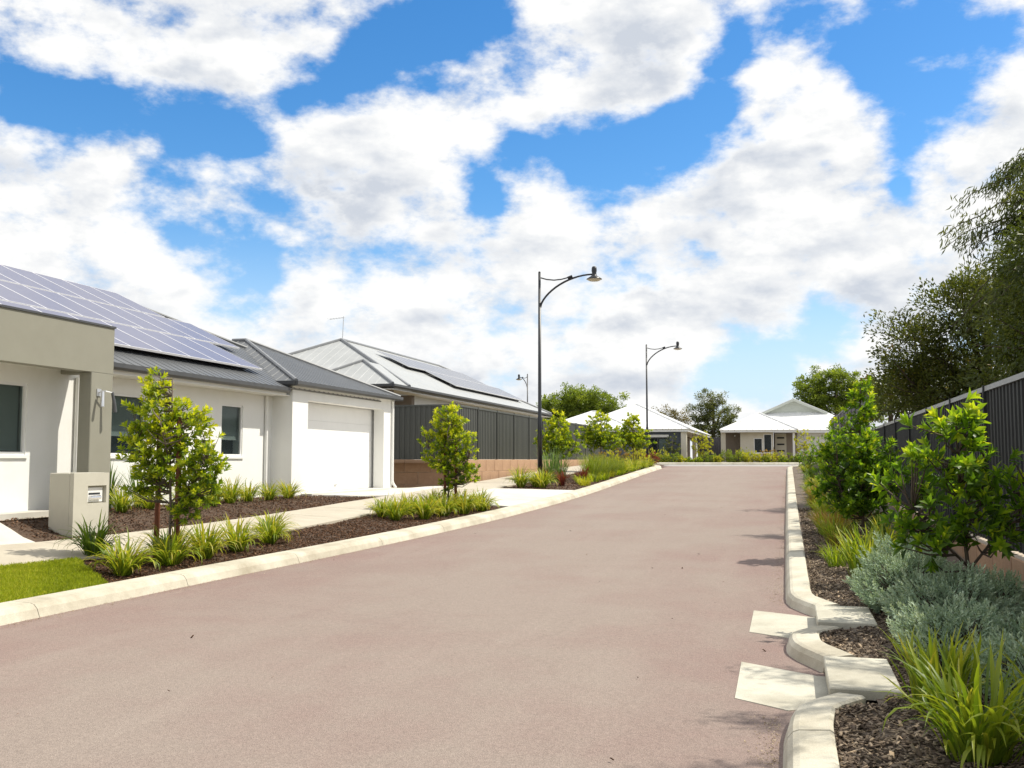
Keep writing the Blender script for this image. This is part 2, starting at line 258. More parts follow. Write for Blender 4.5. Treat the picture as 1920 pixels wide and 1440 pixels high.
# ------------------------------------------------------------------ mesh helpers
ORG = {}
def tag(o, label=None, cat=None, group=None, kind=None):
    if label: o['label'] = label
    if cat: o['category'] = cat
    if group: o['group'] = group
    if kind: o['kind'] = kind
    return o
def thing(name, loc, label, cat, group=None, rz=0.0):
    o = bpy.data.objects.new(name, None); col.objects.link(o); o.location = loc; o.rotation_euler = (0, 0, rz)
    o.empty_display_size = 0.2
    return tag(o, label, cat, group)
def link(name, me, material=None, parent=None):
    o = bpy.data.objects.new(name, me); col.objects.link(o)
    if material and not me.materials: me.materials.append(MATS[material])
    if parent: o.parent = parent
    return o
class MB:
    def __init__(s): s.v = []; s.f = []
    def add(s, vs, fs):
        n = len(s.v); s.v += [tuple(p) for p in vs]; s.f += [tuple(i + n for i in f) for f in fs]; return s
    def box(s, x0, x1, y0, y1, z0, z1):
        return s.add([(x0,y0,z0),(x1,y0,z0),(x1,y1,z0),(x0,y1,z0),(x0,y0,z1),(x1,y0,z1),(x1,y1,z1),(x0,y1,z1)],
                     [(0,3,2,1),(4,5,6,7),(0,1,5,4),(1,2,6,5),(2,3,7,6),(3,0,4,7)])
    def bbox(s, x0, x1, y0, y1, z0, z1, b=0.012):
        """box with chamfered vertical and top edges"""
        xs = [x0, x0+b, x1-b, x1]; 
        ring = lambda d: [(x0+b+d*0, y0+d, 0)]
        def oct_(i): return [(x0+b+i,y0+i),(x1-b-i,y0+i),(x1-i,y0+b+i),(x1-i,y1-b-i),(x1-b-i,y1-i),(x0+b+i,y1-i),(x0+i,y1-b-i),(x0+i,y0+b+i)]
        vs = [(x,y,z0) for x,y in oct_(0)] + [(x,y,z1-b) for x,y in oct_(0)] + [(x,y,z1) for x,y in oct_(b)]
        fs = [tuple(range(7,-1,-1)), tuple(range(16,24))]
        for k in (0, 8):
            for i in range(8): j = (i+1) % 8; fs.append((k+i, k+j, k+8+j, k+8+i))
        return s.add(vs, fs)
    def prism(s, poly, h):
        """poly: planar 3D points, extruded by vector h"""
        n = len(poly); p = [Vector(q) for q in poly]; h = Vector(h)
        nn = (p[1]-p[0]).cross(p[2]-p[0])
        if nn.dot(h) < 0: p.reverse()
        vs = p + [q + h for q in p]
        return s.add(vs, [tuple(range(n-1, -1, -1)), tuple(range(n, 2*n))] + [(i, (i+1) % n, n+(i+1) % n, n+i) for i in range(n)])
    def tube(s, path, rad, n=8, caps=True):
        P = [Vector(p) for p in path]; m = len(P)
        if not hasattr(rad, '__len__'): rad = [rad]*m
        vs = []; fs = []; up = None
        for i in range(m):
            t = (P[min(i+1, m-1)] - P[max(i-1, 0)]).normalized()
            if up is None: up = Vector((1,0,0)) if abs(t.x) < 0.8 else Vector((0,1,0))
            a = (up - t*up.dot(t)).normalized(); b = t.cross(a); up = a
            for k in range(n):
                th = 2*math.pi*k/n; vs.append(P[i] + (a*math.cos(th) + b*math.sin(th))*rad[i])
        for i in range(m-1):
            for k in range(n): fs.append((i*n+k, i*n+(k+1) % n, (i+1)*n+(k+1) % n, (i+1)*n+k))
        if caps: fs.append(tuple(range(n-1, -1, -1))); fs.append(tuple(range((m-1)*n, m*n)))
        return s.add(vs, fs)
    def lathe(s, prof, c=(0,0,0), n=20):
        vs = []; fs = []; m = len(prof)
        for r, z in prof:
            for k in range(n): th = 2*math.pi*k/n; vs.append((c[0]+r*math.cos(th), c[1]+r*math.sin(th), c[2]+z))
        for i in range(m-1):
            for k in range(n): fs.append((i*n+k, i*n+(k+1) % n, (i+1)*n+(k+1) % n, (i+1)*n+k))
        fs.append(tuple(range(n-1, -1, -1))); fs.append(tuple(range((m-1)*n, m*n)))
        return s.add(vs, fs)
    def mesh(s, name, org=(0,0,0), smooth=False):
        me = bpy.data.meshes.new(name); me.from_pydata([(x-org[0], y-org[1], z-org[2]) for x, y, z in s.v], [], s.f); me.update()
        if smooth: me.polygons.foreach_set('use_smooth', [True]*len(me.polygons))
        return me
    def build(s, name, material, parent=None, smooth=False, org=None):
        if org is None:
            org = (0,0,0); q = parent
            while q is not None: org = tuple(a+b for a, b in zip(org, q.location)); q = q.parent
        return link(name, s.mesh(name, org, smooth), material, parent)
def fbm2(x, y, s=1.0):
    return (math.sin(x*1.7*s+y*0.9*s+1.3)+math.sin(x*-0.8*s+y*2.1*s+4.2)+0.6*math.sin(x*4.3*s+y*3.7*s)+0.4*math.sin(x*8.1*s-y*7.3*s+2))/3.0

# ------------------------------------------------------------------ terrain functions
_Y = np.arange(-30, 420, 0.25)
_z = 1.6 - np.interp(_Y, [-20,0,5,11,16,22,27,33,38,44,52,60,70,80,120,400], [1.6,1.6,1.58,1.55,1.42,1.25,1.13,.98,.83,.66,.48,.38,.32,.3,.3,.3])
_xk = np.interp(_Y, [-30,6,9,11.5,13.7,16.8,20.8,25,30,42,52,400], [-7.3,-7.22,-7.2,-7.08,-6.77,-6.4,-6.02,-5.88,-5.88,-6.1,-6.4,-6.4])
_xf = np.interp(_Y, [-30,9,10,12,14,17,22,28,60], [-9.6,-9.45,-9.2,-8.75,-8.45,-8.3,-8.45,-8.62,-8.7])
def _sm(a, n):
    k = np.ones(n)/n; p = np.pad(a, n, mode='edge'); return np.convolve(p, k, 'same')[n:-n]
_z = _sm(_z, 17); _xk = _sm(_xk, 13); _xf = _sm(_xf, 13)
def zr(Y): return float(np.interp(Y, _Y, _z))
def xk(Y): return float(np.interp(Y, _Y, _xk))          # road edge of the left kerb
def xf(Y): return float(np.interp(Y, _Y, _xf))          # street side of the footpath
KW = 0.38
def zl(X, Y):
    s = max(0.0, xk(Y)-KW-X); sl = float(np.interp(Y, [12,14,20,26], [.078,.072,.046,.035]))
    z = zr(Y)+0.13+sl*s
    if Y < 30.2 and X < -10.3:
        t = min(1, (-10.3-X)/1.1); t = t*t*(3-2*t); z = z*(1-t)+0.73*t
    return z
def zrt(X, Y): return zr(Y)+0.085+0.05*max(0, X-0.3)
def sheet(name, mt, x0, x1, Y0, Y1, zf, ny, nx, dz=0.0, skirt=0.0, rough=0.0, kind='structure', label=None):
    """strip of ground between two edges x0(Y), x1(Y)"""
    mb = MB(); f0 = x0 if callable(x0) else (lambda y: x0); f1 = x1 if callable(x1) else (lambda y: x1)
    vs = []; fs = []
    for i in range(ny+1):
        y = Y0+(Y1-Y0)*i/ny
        for j in range(nx+1):
            x = f0(y)+(f1(y)-f0(y))*j/nx
            e = rough*fbm2(x*2.2, y*2.2) + rough*0.4*fbm2(x*9, y*9)
            vs.append((x, y, zf(x, y)+dz+e))
    W = nx+1
    for i in range(ny):
        for j in range(nx): fs.append((i*W+j, i*W+j+1, (i+1)*W+j+1, (i+1)*W+j))
    if skirt:
        border = [i for i in range(W)] + [i*W+nx for i in range(1, ny+1)] + [ny*W+j for j in range(nx-1, -1, -1)] + [i*W for i in range(ny-1, 0, -1)]
        n = len(vs); 
        for b in border: x, y, z = vs[b]; vs.append((x, y, z-skirt))
        m = len(border)
        for k in range(m): fs.append((border[(k+1) % m], border[k], n+k, n+(k+1) % m))
    mb.add(vs, fs); o = mb.build(name, mt); 
    if kind: o['kind'] = kind
    return o

# ------------------------------------------------------------------ ground, road, paths
mb = MB()
gx = [-600,-200,-80,-40,-20,-14,-8,0,8,14,20,40,80,200,600]; gy = [-80,-30,-10,0,8,16,24,32,40,50,60,70,85,110,160,260,420,900]
vs = [(x, y, zr(min(y, 400))-0.35) for y in gy for x in gx]; W = len(gx)
mb.add(vs, [(i*W+j, i*W+j+1, (i+1)*W+j+1, (i+1)*W+j) for i in range(len(gy)-1) for j in range(W-1)])
mb.build('ground', 'ground_far')['kind'] = 'structure'
sheet('road', 'red_asphalt', -14.0, 5.0, -12, 60, lambda x, y: zr(y)-(0.0 if x > -9 else 0.25)+0.012*math.exp(-((x+3.1)/2.2)**2), 140, 20)
sheet('cross_street', 'cross_asphalt', -90, 90, 60, 68, lambda x, y: zr(y)+0.002, 6, 40)
# yards: lot of the pale house, lot of the grey-roofed house, lots behind the right fence, far verge
sheet('yard', 'soil', -60, -11.2, -12, 30.4, lambda x, y: 0.70, 4, 6)
mb = MB(); mb.add([(-60,30.6,1.5),(-10.5,30.6,1.5),(-10.5,58.5,1.52),(-60,58.5,1.52)], [(0,1,2,3)]); mb.build('yard', 'soil')['kind'] = 'structure'
mb = MB(); mb.add([(2.3,-8,0.5),(60,-8,0.5),(60,32,0.6),(2.3,32,0.6)], [(0,1,2,3)]); mb.build('yard', 'soil')['kind'] = 'structure'
mb = MB(); mb.add([(2.3,32.2,1.6),(60,32.2,1.6),(60,58.5,1.6),(2.3,58.5,1.6)], [(0,1,2,3)]); mb.build('yard', 'soil')['kind'] = 'structure'
sheet('far_verge', 'soil', -90, 90, 68.3, 130, lambda x, y: zr(y)+0.12, 12, 30)
# left side
sheet('verge_bed', 'mulch', lambda y: xf(y)-0.1, lambda y: xk(y)-KW+0.06, 9.0, 22.9, zl, 70, 14, dz=-0.035, rough=0.022)
sheet('house_bed', 'mulch', -12.3, lambda y: xf(y)-1.4, 11.0, 24.4, zl, 60, 16, dz=-0.03, rough=0.022)
sheet('lamp_bed', 'mulch', lambda y: xf(y)-0.1, lambda y: xk(y)-KW+0.06, 29.7, 58.6, zl, 70, 10, dz=-0.035, rough=0.022)
fp = thing('footpath', (-9.2, 20, 0.6), None, None); tag(fp, kind='structure')
y = 2.0
while y < 58:
    L_ = 2.0 if y < 30 else 2.4
    o = sheet('slab', 'footpath', lambda q: xf(q)-1.5, lambda q: xf(q), y+0.005, y+L_-0.005, zl, 5, 3, dz=0.0+rnd.uniform(-.002, .003), skirt=0.12, kind=None)
    o.parent = fp; o.matrix_parent_inverse = fp.matrix_world.inverted() if False else Matrix.Translation((9.2, -20, -0.6))
    y += L_
# driveway: apron up to the garage and flared crossover to the kerb
def poly_sheet(name, mt, edgeA, edgeB, n, m, zf, dz, skirt):
    """ruled surface between two polylines (lists of XY)"""
    def samp(e, t):
        k = t*(len(e)-1); i = min(int(k), len(e)-2); u = k-i; return (e[i][0]*(1-u)+e[i+1][0]*u, e[i][1]*(1-u)+e[i+1][1]*u)
    vs = []; fs = []
    for i in range(n+1):
        a = samp(edgeA, i/n); b = samp(edgeB, i/n)
        for j in range(m+1):
            u = j/m; x = a[0]*(1-u)+b[0]*u; y = a[1]*(1-u)+b[1]*u; vs.append((x, y, zf(x, y)+dz))
    W = m+1
    for i in range(n):
        for j in range(m): fs.append((i*W+j, (i+1)*W+j, (i+1)*W+j+1, i*W+j+1))
    mbx = MB(); mbx.add(vs, fs)
    border = [j for j in range(W)] + [i*W+m for i in range(1, n+1)] + [n*W+j for j in range(m-1, -1, -1)] + [i*W for i in range(n-1, 0, -1)]
    k0 = len(vs); mbx.v += [(vs[b][0], vs[b][1], vs[b][2]-skirt) for b in border]; q = len(border)
    mbx.f += [(border[k], border[(k+1) % q], k0+(k+1) % q, k0+k) for k in range(q)]
    o = mbx.build(name, mt); o['kind'] = 'structure'; return o
poly_sheet('driveway_apron', 'concrete_white', [(-11.9,22.6),(-11.3,22.7),(-10.6,23.3),(xf(24.1)-1.503,24.3)], [(-11.9,28.6),(-11.3,28.7),(-10.6,28.9),(xf(29)-1.503,29.0)], 8, 8, zl, 0.004, 0.12)
poly_sheet('driveway_crossover', 'concrete_white', [(xf(23.2)+0.003,23.3),(xk(22.8)-KW-0.004,22.8)], [(xf(29.2)+0.003,29.2),(xk(29.9)-KW-0.004,29.9)], 8, 10, zl, 0.002, 0.12)
poly_sheet('entry_path', 'concrete_white', [(xf(9)-1.503,9.4),(-11.9,9.4)], [(xf(12)-1.503,11.9),(-11.9,12.3)], 6, 6, zl, 0.004, 0.12)
mb = MB().box(-11.95, -11.28, 6, 13.6, 0.55, 0.79); mb.build('porch_slab', 'concrete_white')['kind'] = 'structure'

# kerbs
PROF = [(0.0,-.12),(0.0,0.0),(0.035,.085),(0.075,.125),(0.12,.138),(KW-.03,.150),(KW,.135),(KW,-.12)]
def offset_path(pts, side):
    P = [Vector((p[0], p[1])) for p in pts]; out = []
    for i in range(len(P)):
        t = (P[min(i+1, len(P)-1)]-P[max(i-1, 0)]).normalized(); out.append((P[i], Vector((-t.y, t.x))*side))
    return out
def resample(pts, step):
    P = [Vector((p[0], p[1])) for p in pts]; d = [0]
    for a, b in zip(P, P[1:]): d.append(d[-1]+(b-a).length)
    n = max(2, int(d[-1]/step)); r = []
    for i in range(n+1):
        q = d[-1]*i/n; r.append((float(np.interp(q, d, [p.x for p in P])), float(np.interp(q, d, [p.y for p in P]))))
    return r
def smooth_path(pts, it=2):
    for _ in range(it):
        q = [pts[0]]
        for a, b in zip(pts, pts[1:]): q += [(a[0]*.75+b[0]*.25, a[1]*.75+b[1]*.25), (a[0]*.25+b[0]*.75, a[1]*.25+b[1]*.75)]
        pts = q+[pts[-1]]
    return pts
def kerb(root, pts, side, seg=2.4, step=0.3, width=1.0, gap=0.009):
    hs = 0.86 if width < 0.9 else 1.0
    """pts = line of the road edge; side +1 puts the kerb to the left of travel"""
    pts = resample(pts, step); op = offset_path(pts, side); per = max(1, int(round(seg/step))); i = 0; org = root.location
    while i < len(op)-1:
        j = min(i+per, len(op)-1)
        if len(op)-1-j < per*0.3: j = len(op)-1
        vs = []; fs = []; K = len(PROF); m = j-i+1; dzj = rnd.uniform(-.002, .002)
        for k in range(i, j+1):
            p, n = op[k]; g = 0
            if k == i and i > 0: p = p+(op[k+1][0]-p).normalized()*gap
            for u, z in PROF:
                q = p+n*(u*width); vs.append((q.x-org[0], q.y-org[1], zr(p.y)+(z*hs if z > 0 else z)+(dzj if z > 0.05 else 0)-org[2]))
        for a in range(m-1):
            for b in range(K-1):
                f = (a*K+b, a*K+b+1, (a+1)*K+b+1, (a+1)*K+b); fs.append(f if side < 0 else f[::-1])
        fs.append(tuple(range(K)) if side > 0 else tuple(range(K-1, -1, -1))); e = [(m-1)*K+b for b in range(K)]; fs.append(tuple(e[::-1]) if side > 0 else tuple(e))
        me = bpy.data.meshes.new('kerb_segment'); me.from_pydata(vs, [], fs); me.update(); link('kerb_segment', me, 'kerb_concrete', root); i = j
k = thing('kerb', (-6.5, 20, 0.3), None, None); tag(k, kind='structure')
kerb(k, [(xk(y), y) for y in np.arange(-6, 53, 0.5)] + [(-6.7,55),(-7.5,57.2),(-9.2,59),(-12,59.9),(-60,60)], 1)
k = thing('kerb', (0, 30, 0.6), None, None); tag(k, kind='structure')
kerb(k, smooth_path([(0.22,10.36),(0.0,10.86),(-0.06,11.2),(-0.06,12.0)], 1)+[(-0.065,13),(-0.07,18)]+[(-0.08, y) for y in np.arange(19, 53, 1.0)]+[(0.1,55),(1.0,58),(3.4,59.7),(8,60),(60,60)], -1, width=0.70)
k = thing('kerb', (0, 8.5, 0), None, None); tag(k, kind='structure')
kerb(k, smooth_path([(0.21,7.80),(-0.03,8.34),(-0.055,8.72),(-0.03,8.98),(0.18,9.28)], 1), -1, step=0.1, width=0.70, seg=9)
k = thing('kerb', (0, 3, 0), None, None); tag(k, kind='structure')
kerb(k, [(-0.04,-4),(-0.04,0),(-0.055,3)]+smooth_path([(-0.055,3.2),(-0.06,5.4),(-0.055,6.05),(0.0,6.42),(0.21,6.72)], 1), -1, step=0.15, width=0.70)
k = thing('kerb', (0, 68, 1.2), None, None); tag(k, kind='structure')
kerb(k, [(90,68.0),(-90,68.0)], -1, step=3, seg=6)
# drain pit lids and the pale channel slabs leading to them
def slab(name, pts, z0, z1, m):
    mbx = MB().prism([(x, y, zr(y)+z0) for x, y in pts], (0,0,z1-z0)); o = mbx.build(name, m); o['kind'] = 'structure'; return o
slab('inlet_apron', [(-0.37,10.62),(-0.37,9.38),(-0.02,9.16),(0.45,9.66),(0.45,10.2),(0.05,10.42)], -0.05, 0.008, 'lid_concrete')
slab('inlet_apron', [(-0.38,8.03),(-0.37,6.84),(-0.03,6.60),(0.45,6.94),(0.45,7.66),(0.17,7.66)], -0.05, 0.008, 'lid_concrete')
def pit_lid(x0, x1, y0, y1):
    z = zr((y0+y1)/2); o = MB().bbox(x0, x1, y0, y1, z+0.07, z+0.135, 0.008); 
    t = o.build('pit_lid', 'lid_concrete'); tag(t, kind='structure')
    w = MB().box(x0+0.04, x0+0.09, y0-0.06, y0+0.02, z-0.1, z+0.068).box(x0+0.04, x0+0.09, y1-0.02, y1+0.06, z-0.1, z+0.068).box(x1-0.06, x1, y0, y1, z-0.1, z+0.068); w.build('pit_wall', 'lid_concrete')['kind'] = 'structure'
    MB().box(x0+0.1, x1-0.07, y0+0.02, y1-0.02, z-0.09, z+0.02).build('pit_floor', 'interior_dark')['kind'] = 'structure'
pit_lid(0.22, 0.72, 9.30, 10.33); pit_lid(0.22, 0.66, 6.72, 7.78)
# right bed
def rb0(y):
    if 9.1 < y < 10.5 or 6.5 < y < 7.9: return 0.50
    return 0.17
sheet('right_bed', 'mulch_grey', rb0, 2.2, -4, 58.6, zrt, 250, 12, dz=-0.01, rough=0.022)

# ------------------------------------------------------------------ pieces for buildings
def clip_line(poly2, o, d):
    t0, t1 = -1e9, 1e9; n = len(poly2); area = sum(poly2[i][0]*poly2[(i+1) % n][1]-poly2[(i+1) % n][0]*poly2[i][1] for i in range(n))
    sg = 1 if area > 0 else -1
    for i in range(n):
        a = poly2[i]; b = poly2[(i+1) % n]; ex, ey = b[0]-a[0], b[1]-a[1]; nx, ny = -ey*sg, ex*sg
        num = (a[0]-o[0])*nx+(a[1]-o[1])*ny; den = d[0]*nx+d[1]*ny
        if abs(den) < 1e-9:
            if num > 0: return None
            continue
        t = num/den
        if den > 0: t0 = max(t0, t)
        else: t1 = min(t1, t)
    return (t0, t1) if t1-t0 > 0.05 else None
def roof_plane(name, poly, m, parent, rib=0.27, rh=0.012, rw=0.02, thick=0.03):
    """metal roof sheet over a convex polygon with raised ribs running down the slope"""
    P = [Vector(p) for p in poly]; n = (P[1]-P[0]).cross(P[2]-P[0]).normalized()
    if n.z < 0: P.reverse(); n = -n
    mbx = MB().prism(P, n*-thick)
    s = Vector((n.x, n.y, 0)); s = (s - n*s.dot(n)).normalized(); c = n.cross(s).normalized(); o = P[0]
    q = [((p-o).dot(c), (p-o).dot(s)) for p in P]; c0 = min(a for a, b in q); c1 = max(a for a, b in q); x = c0+rib*0.5
    while x < c1 and rib > 0:
        r = clip_line(q, (x, 0), (0, 1))
        if r:
            a = o+c*x+s*r[0]; b = o+c*x+s*r[1]; h = n*rh; w = c*rw; w2 = c*(rw*0.45)
            mbx.add([a-w, a+w, a+w2+h, a-w2+h, b-w, b+w, b+w2+h, b-w2+h], [(0,1,2,3),(1,5,6,2),(2,6,7,3),(3,7,4,0),(4,7,6,5)])
        x += rib
    return mbx.build(name, m, parent)
def cap(parent, a, b, m, r=0.06):
    a = Vector(a); b = Vector(b); return MB().tube([a+Vector((0,0,.02)), b+Vector((0,0,.02))], r, 7).build('ridge_cap', m, parent)
def wall_y(name, m, parent, x0, x1, Y0, Y1, z0, z1, opens=()):
    """wall running along Y (face at x1), with rectangular openings (ya,yb,za,zb)"""
    mbx = MB(); y = Y0
    for (a, b, c, d) in sorted(opens):
        if a > y: mbx.box(x0, x1, y, a, z0, z1)
        if c > z0: mbx.box(x0, x1, a, b, z0, c)
        if d < z1: mbx.box(x0, x1, a, b, d, z1)
        y = b
    if y < Y1: mbx.box(x0, x1, y, Y1, z0, z1)
    return mbx.build(name, m, parent)
def wall_x(name, m, parent, y0, y1, X0, X1, z0, z1, opens=()):
    mbx = MB(); x = X0
    for (a, b, c, d) in sorted(opens):
        if a > x: mbx.box(x, a, y0, y1, z0, z1)
        if c > z0: mbx.box(a, b, y0, y1, z0, c)
        if d < z1: mbx.box(a, b, y0, y1, d, z1)
        x = b
    if x < X1: mbx.box(x, X1, y0, y1, z0, z1)
    return mbx.build(name, m, parent)
def window_y(parent, X, ya, yb, za, zb, mull=(), blind=0.75, fr='alu_white', bl='blind'):
    """window in a wall whose outer face is at X looking +X"""
    f = MB(); w = 0.045; x0, x1 = X-0.09, X-0.02
    f.box(x0, x1, ya, yb, zb-w, zb); f.box(x0, x1, ya, yb, za, za+w); f.box(x0, x1, ya, ya+w, za+w, zb-w); f.box(x0, x1, yb-w, yb, za+w, zb-w)
    for q in mull: f.box(x0, x1-0.006, q-w/2, q+w/2, za+w, zb-w)
    wd = f.build('window', fr, parent)
    MB().box(X-0.062, X-0.056, ya+w, yb-w, za+w, zb-w).build('pane', 'glass', wd)
    zc = zb-(zb-za)*blind
    MB().box(X-0.135, X-0.128, ya+w, yb-w, zc, zb).build('blind', bl, wd)
    MB().box(X-0.142, X-0.118, ya+w, yb-w, zc-0.03, zc).build('blind_bar', 'alu_white', wd)
    MB().box(X-0.30, X-0.25, ya-0.05, yb+0.05, za-0.05, zb+0.05).build('interior', 'interior_dark', wd)
    MB().box(X-0.10, X+0.035, ya-0.03, yb+0.03, za-0.055, za-0.002).build('sill', 'render_white', wd)
    return wd
def window_x(parent, Y, xa, xb, za, zb, mull=(), blind=0.0, fr='alu_white', bl='blind_white', sill=True):
    """window in a wall whose outer face is at Y looking -Y"""
    f = MB(); w = 0.06; y0, y1 = Y+0.02, Y+0.09
    f.box(xa, xb, y0, y1, zb-w, zb); f.box(xa, xb, y0, y1, za, za+w); f.box(xa, xa+w, y0, y1, za+w, zb-w); f.box(xb-w, xb, y0, y1, za+w, zb-w)
    for q in mull: f.box(q-w/2, q+w/2, y0+0.006, y1, za+w, zb-w)
    wd = f.build('window', fr, parent)
    MB().box(xa+w, xb-w, Y+0.056, Y+0.062, za+w, zb-w).build('pane', 'glass', wd)
    if blind: MB().box(xa+w, xb-w, Y+0.13, Y+0.137, zb-(zb-za)*blind, zb).build('blind', bl, wd)
    MB().box(xa-0.05, xb+0.05, Y+0.25, Y+0.30, za-0.05, zb+0.05).build('interior', 'interior_dark', wd)
    if sill: MB().box(xa-0.04, xb+0.04, Y-0.035, Y+0.10, za-0.07, za-0.002).build('sill', 'render_white', wd)
    return wd
def gutter_run(parent, a, b, out, m='gutter_dark', h=0.12, w=0.11):
    """box gutter from a to b (bottom outer line at given z); out = outward unit XY"""
    a = Vector(a); b = Vector(b); o = Vector((out[0], out[1], 0))*w; u = Vector((0,0,h))
    mbx = MB().prism([a, a+o*0.75, a+o+u*0.35, a+o+u, a+u], b-a)
    return mbx.build('gutter', m, parent)
def downpipe(parent, x, y, z0, z1, m='render_white', r=0.042, kick=(0.12, 0)):
    return MB().tube([(x+kick[0], y+kick[1], z0+0.02), (x+kick[0]*0.3, y+kick[1]*0.3, z0+0.13), (x, y, z0+0.22), (x, y, z1)], r, 8).build('downpipe', m, parent)
_spm = {}
def solar_panel(parent, cells, ya, yb, s0, z0, p, length=1.65, lift=0.14, side=1):
    """panel on a roof slope: s0 = X of its lower edge, rising towards -X"""
    cp, sp = math.cos(p), math.sin(p)
    w = yb-ya
    cells = cells or 'solar_cells'; key = (round(w, 3), length, cells)
    if key not in _spm:
        g = MB().box(0, length, 0, w, 0, 0.012); fr = MB(); t = 0.017
        fr.box(-t, 0, -t*0, w, -0.028, 0.016).box(length, length+t, 0, w, -0.028, 0.016).box(-t, length+t, -t, 0, -0.028, 0.016).box(-t, length+t, w, w+t, -0.028, 0.016)
        _spm[key] = (g.mesh('solar_panel'), fr.mesh('frame')); _spm[key][0].materials.append(MATS[cells]); _spm[key][1].materials.append(MATS['panel_frame'])
    g, fr = _spm[key]
    o = bpy.data.objects.new('solar_panel', g); col.objects.link(o); o.parent = parent
    L = parent.location
    n = Vector((sp, 0, cp)); base = Vector((s0, ya, z0))+n*lift
    # local x runs up the slope (towards -X), local y along +Y is flipped to keep the normal up
    M = Matrix(((-cp, 0, sp, base.x-L.x), (0, -1, 0, base.y+w-L.y), (sp, 0, cp, base.z-L.z), (0, 0, 0, 1)))
    o.matrix_local = M
    f = bpy.data.objects.new('frame', fr); col.objects.link(f); f.parent = o
    return o

# ------------------------------------------------------------------ house with the white garage
FZ = 0.75
def pale_house():
    h = thing('house', (-14, 20, FZ), 'white rendered house with charcoal roof, solar panels and a white garage door', 'house')
    # walls
    wall_y('wall', 'render_white', h, -12.45, -12.15, 14.6, 22.4, 0.4, 3.14, [(15.85,16.95,1.68,2.85),(19.65,20.55,1.68,2.85)])
    wall_y('wall', 'render_white', h, -12.05, -11.75, 4.0, 14.6, 0.4, 3.40, [(11.2,13.3,1.68,2.82)])
    MB().box(-12.15, -11.752, 14.602, 14.75, 0.4, 3.13).build('wall', 'render_white', h)
    window_y(h, -12.15, 15.85, 16.95, 1.68, 2.85, (), 0.66)
    window_y(h, -12.15, 19.65, 20.55, 1.68, 2.85, (), 0.66)
    window_y(h, -11.75, 11.2, 13.3, 1.68, 2.82, (12.2,), 0.92)
    # garage: front frame, side wall, recessed door of five leaves
    wall_y('garage_wall', 'render_white', h, -11.92, -11.6, 21.9, 28.25, 0.4, 3.40, [(22.72,27.6,0.4,3.09)])
    wall_x('garage_wall', 'render_white', h, 21.9, 22.15, -15, -11.921, 0.4, 3.40)
    wall_x('garage_wall', 'render_white', h, 28.0, 28.25, -15, -11.921, 0.4, 3.40)
    MB().box(-12.35, -11.3, 22.4, 27.9, 0.5, 0.765).build('garage_floor', 'concrete_white', h)
    d = MB().box(-12.05, -12.01, 22.5, 27.8, 0.77, 3.3).build('garage_door', 'door_white', h)
    zz = 0.772; hh = (3.09-0.772)/5
    for i in range(5): MB().bbox(-12.01, -11.999, 22.73, 27.59, zz+i*hh+0.002, zz+(i+1)*hh-0.002, 0.003).build('door_leaf', 'door_white', d)
    MB().box(-11.999, -11.97, 25.1, 25.25, 0.90, 0.93).build('handle', 'alu_silver', d)
    # portico: pillar, front beam, side beam, cover
    MB().bbox(-11.14, -10.9, 13.74, 14.28, 0.5, 3.03, 0.01).build('pillar', 'render_beige', h)
    MB().box(-11.14, -10.9, 5.0, 14.28, 3.031, 3.80).build('beam', 'render_beige', h)
    MB().box(-12.2, -11.141, 14.04, 14.278, 3.035, 3.798).build('beam', 'render_beige', h)
    MB().box(-12.2, -11.142, 5.0, 14.03, 3.20, 3.30).build('porch_ceiling', 'soffit_white', h)
    MB().box(-12.22, -10.88, 5.0, 14.30, 3.802, 3.835).build('coping', 'gutter_dark', h)
    # roofs, 25 degree pitch
    p = math.atan(0.466); g = -11.56; ze = 3.33; rx = -17.1; rz = ze+(g-rx)*0.466
    roof = roof_plane('roof', [(g,4,ze),(g,27.3,ze),(rx,21.8,rz),(rx,4,rz)], 'roof_charcoal', h)
    roof_plane('roof', [(g,27.3,ze),(-22.6,27.3,ze),(rx,21.8,rz)], 'roof_charcoal', h)
    roof_plane('roof', [(-22.6,27.3,ze),(-22.6,4,ze),(rx,4,rz),(rx,21.8,rz)], 'roof_charcoal', h)
    cap(h, (rx,4,rz), (rx,21.8,rz), 'roof_charcoal'); cap(h, (rx,21.8,rz), (g-1.0,26.3,ze+0.466), 'roof_charcoal')
    # garage hip
    e = 3.50; ya, yb, xf_ = 21.72, 28.42, -11.42; w2 = (yb-ya)/2; ax = xf_-w2; az = e+w2*0.44; yc = (ya+yb)/2; bk = -16.2
    roof_plane('roof', [(xf_,ya,e),(xf_,yb,e),(ax,yc,az)], 'roof_charcoal', h)
    roof_plane('roof', [(xf_,ya,e),(ax,yc,az),(bk,yc,az),(bk,ya,e)], 'roof_charcoal', h)
    roof_plane('roof', [(xf_,yb,e),(ax,yc,az),(bk,yc,az),(bk,yb,e)], 'roof_charcoal', h)
    for a, b in (((xf_,ya,e),(ax,yc,az)), ((xf_,yb,e),(ax,yc,az)), ((ax,yc,az),(bk+1,yc,az))): cap(h, a, b, 'fence_cap', 0.05)
    gutter_run(h, (xf_-0.02,ya-0.06,e-0.115), (xf_-0.02,yb+0.06,e-0.115), (1,0)); gutter_run(h, (bk+3.9,ya+0.02,e-0.115), (xf_,ya+0.02,e-0.115), (0,-1)); gutter_run(h, (bk,yb-0.02,e-0.115), (xf_,yb-0.02,e-0.115), (0,1))
    MB().box(-14.6, xf_-0.022, 21.74, 28.38, 3.402, 3.425).build('soffit', 'soffit_white', h)
    # main eave
    gutter_run(h, (-11.66,14.29,3.215), (-11.66,21.70,3.215), (1,0))
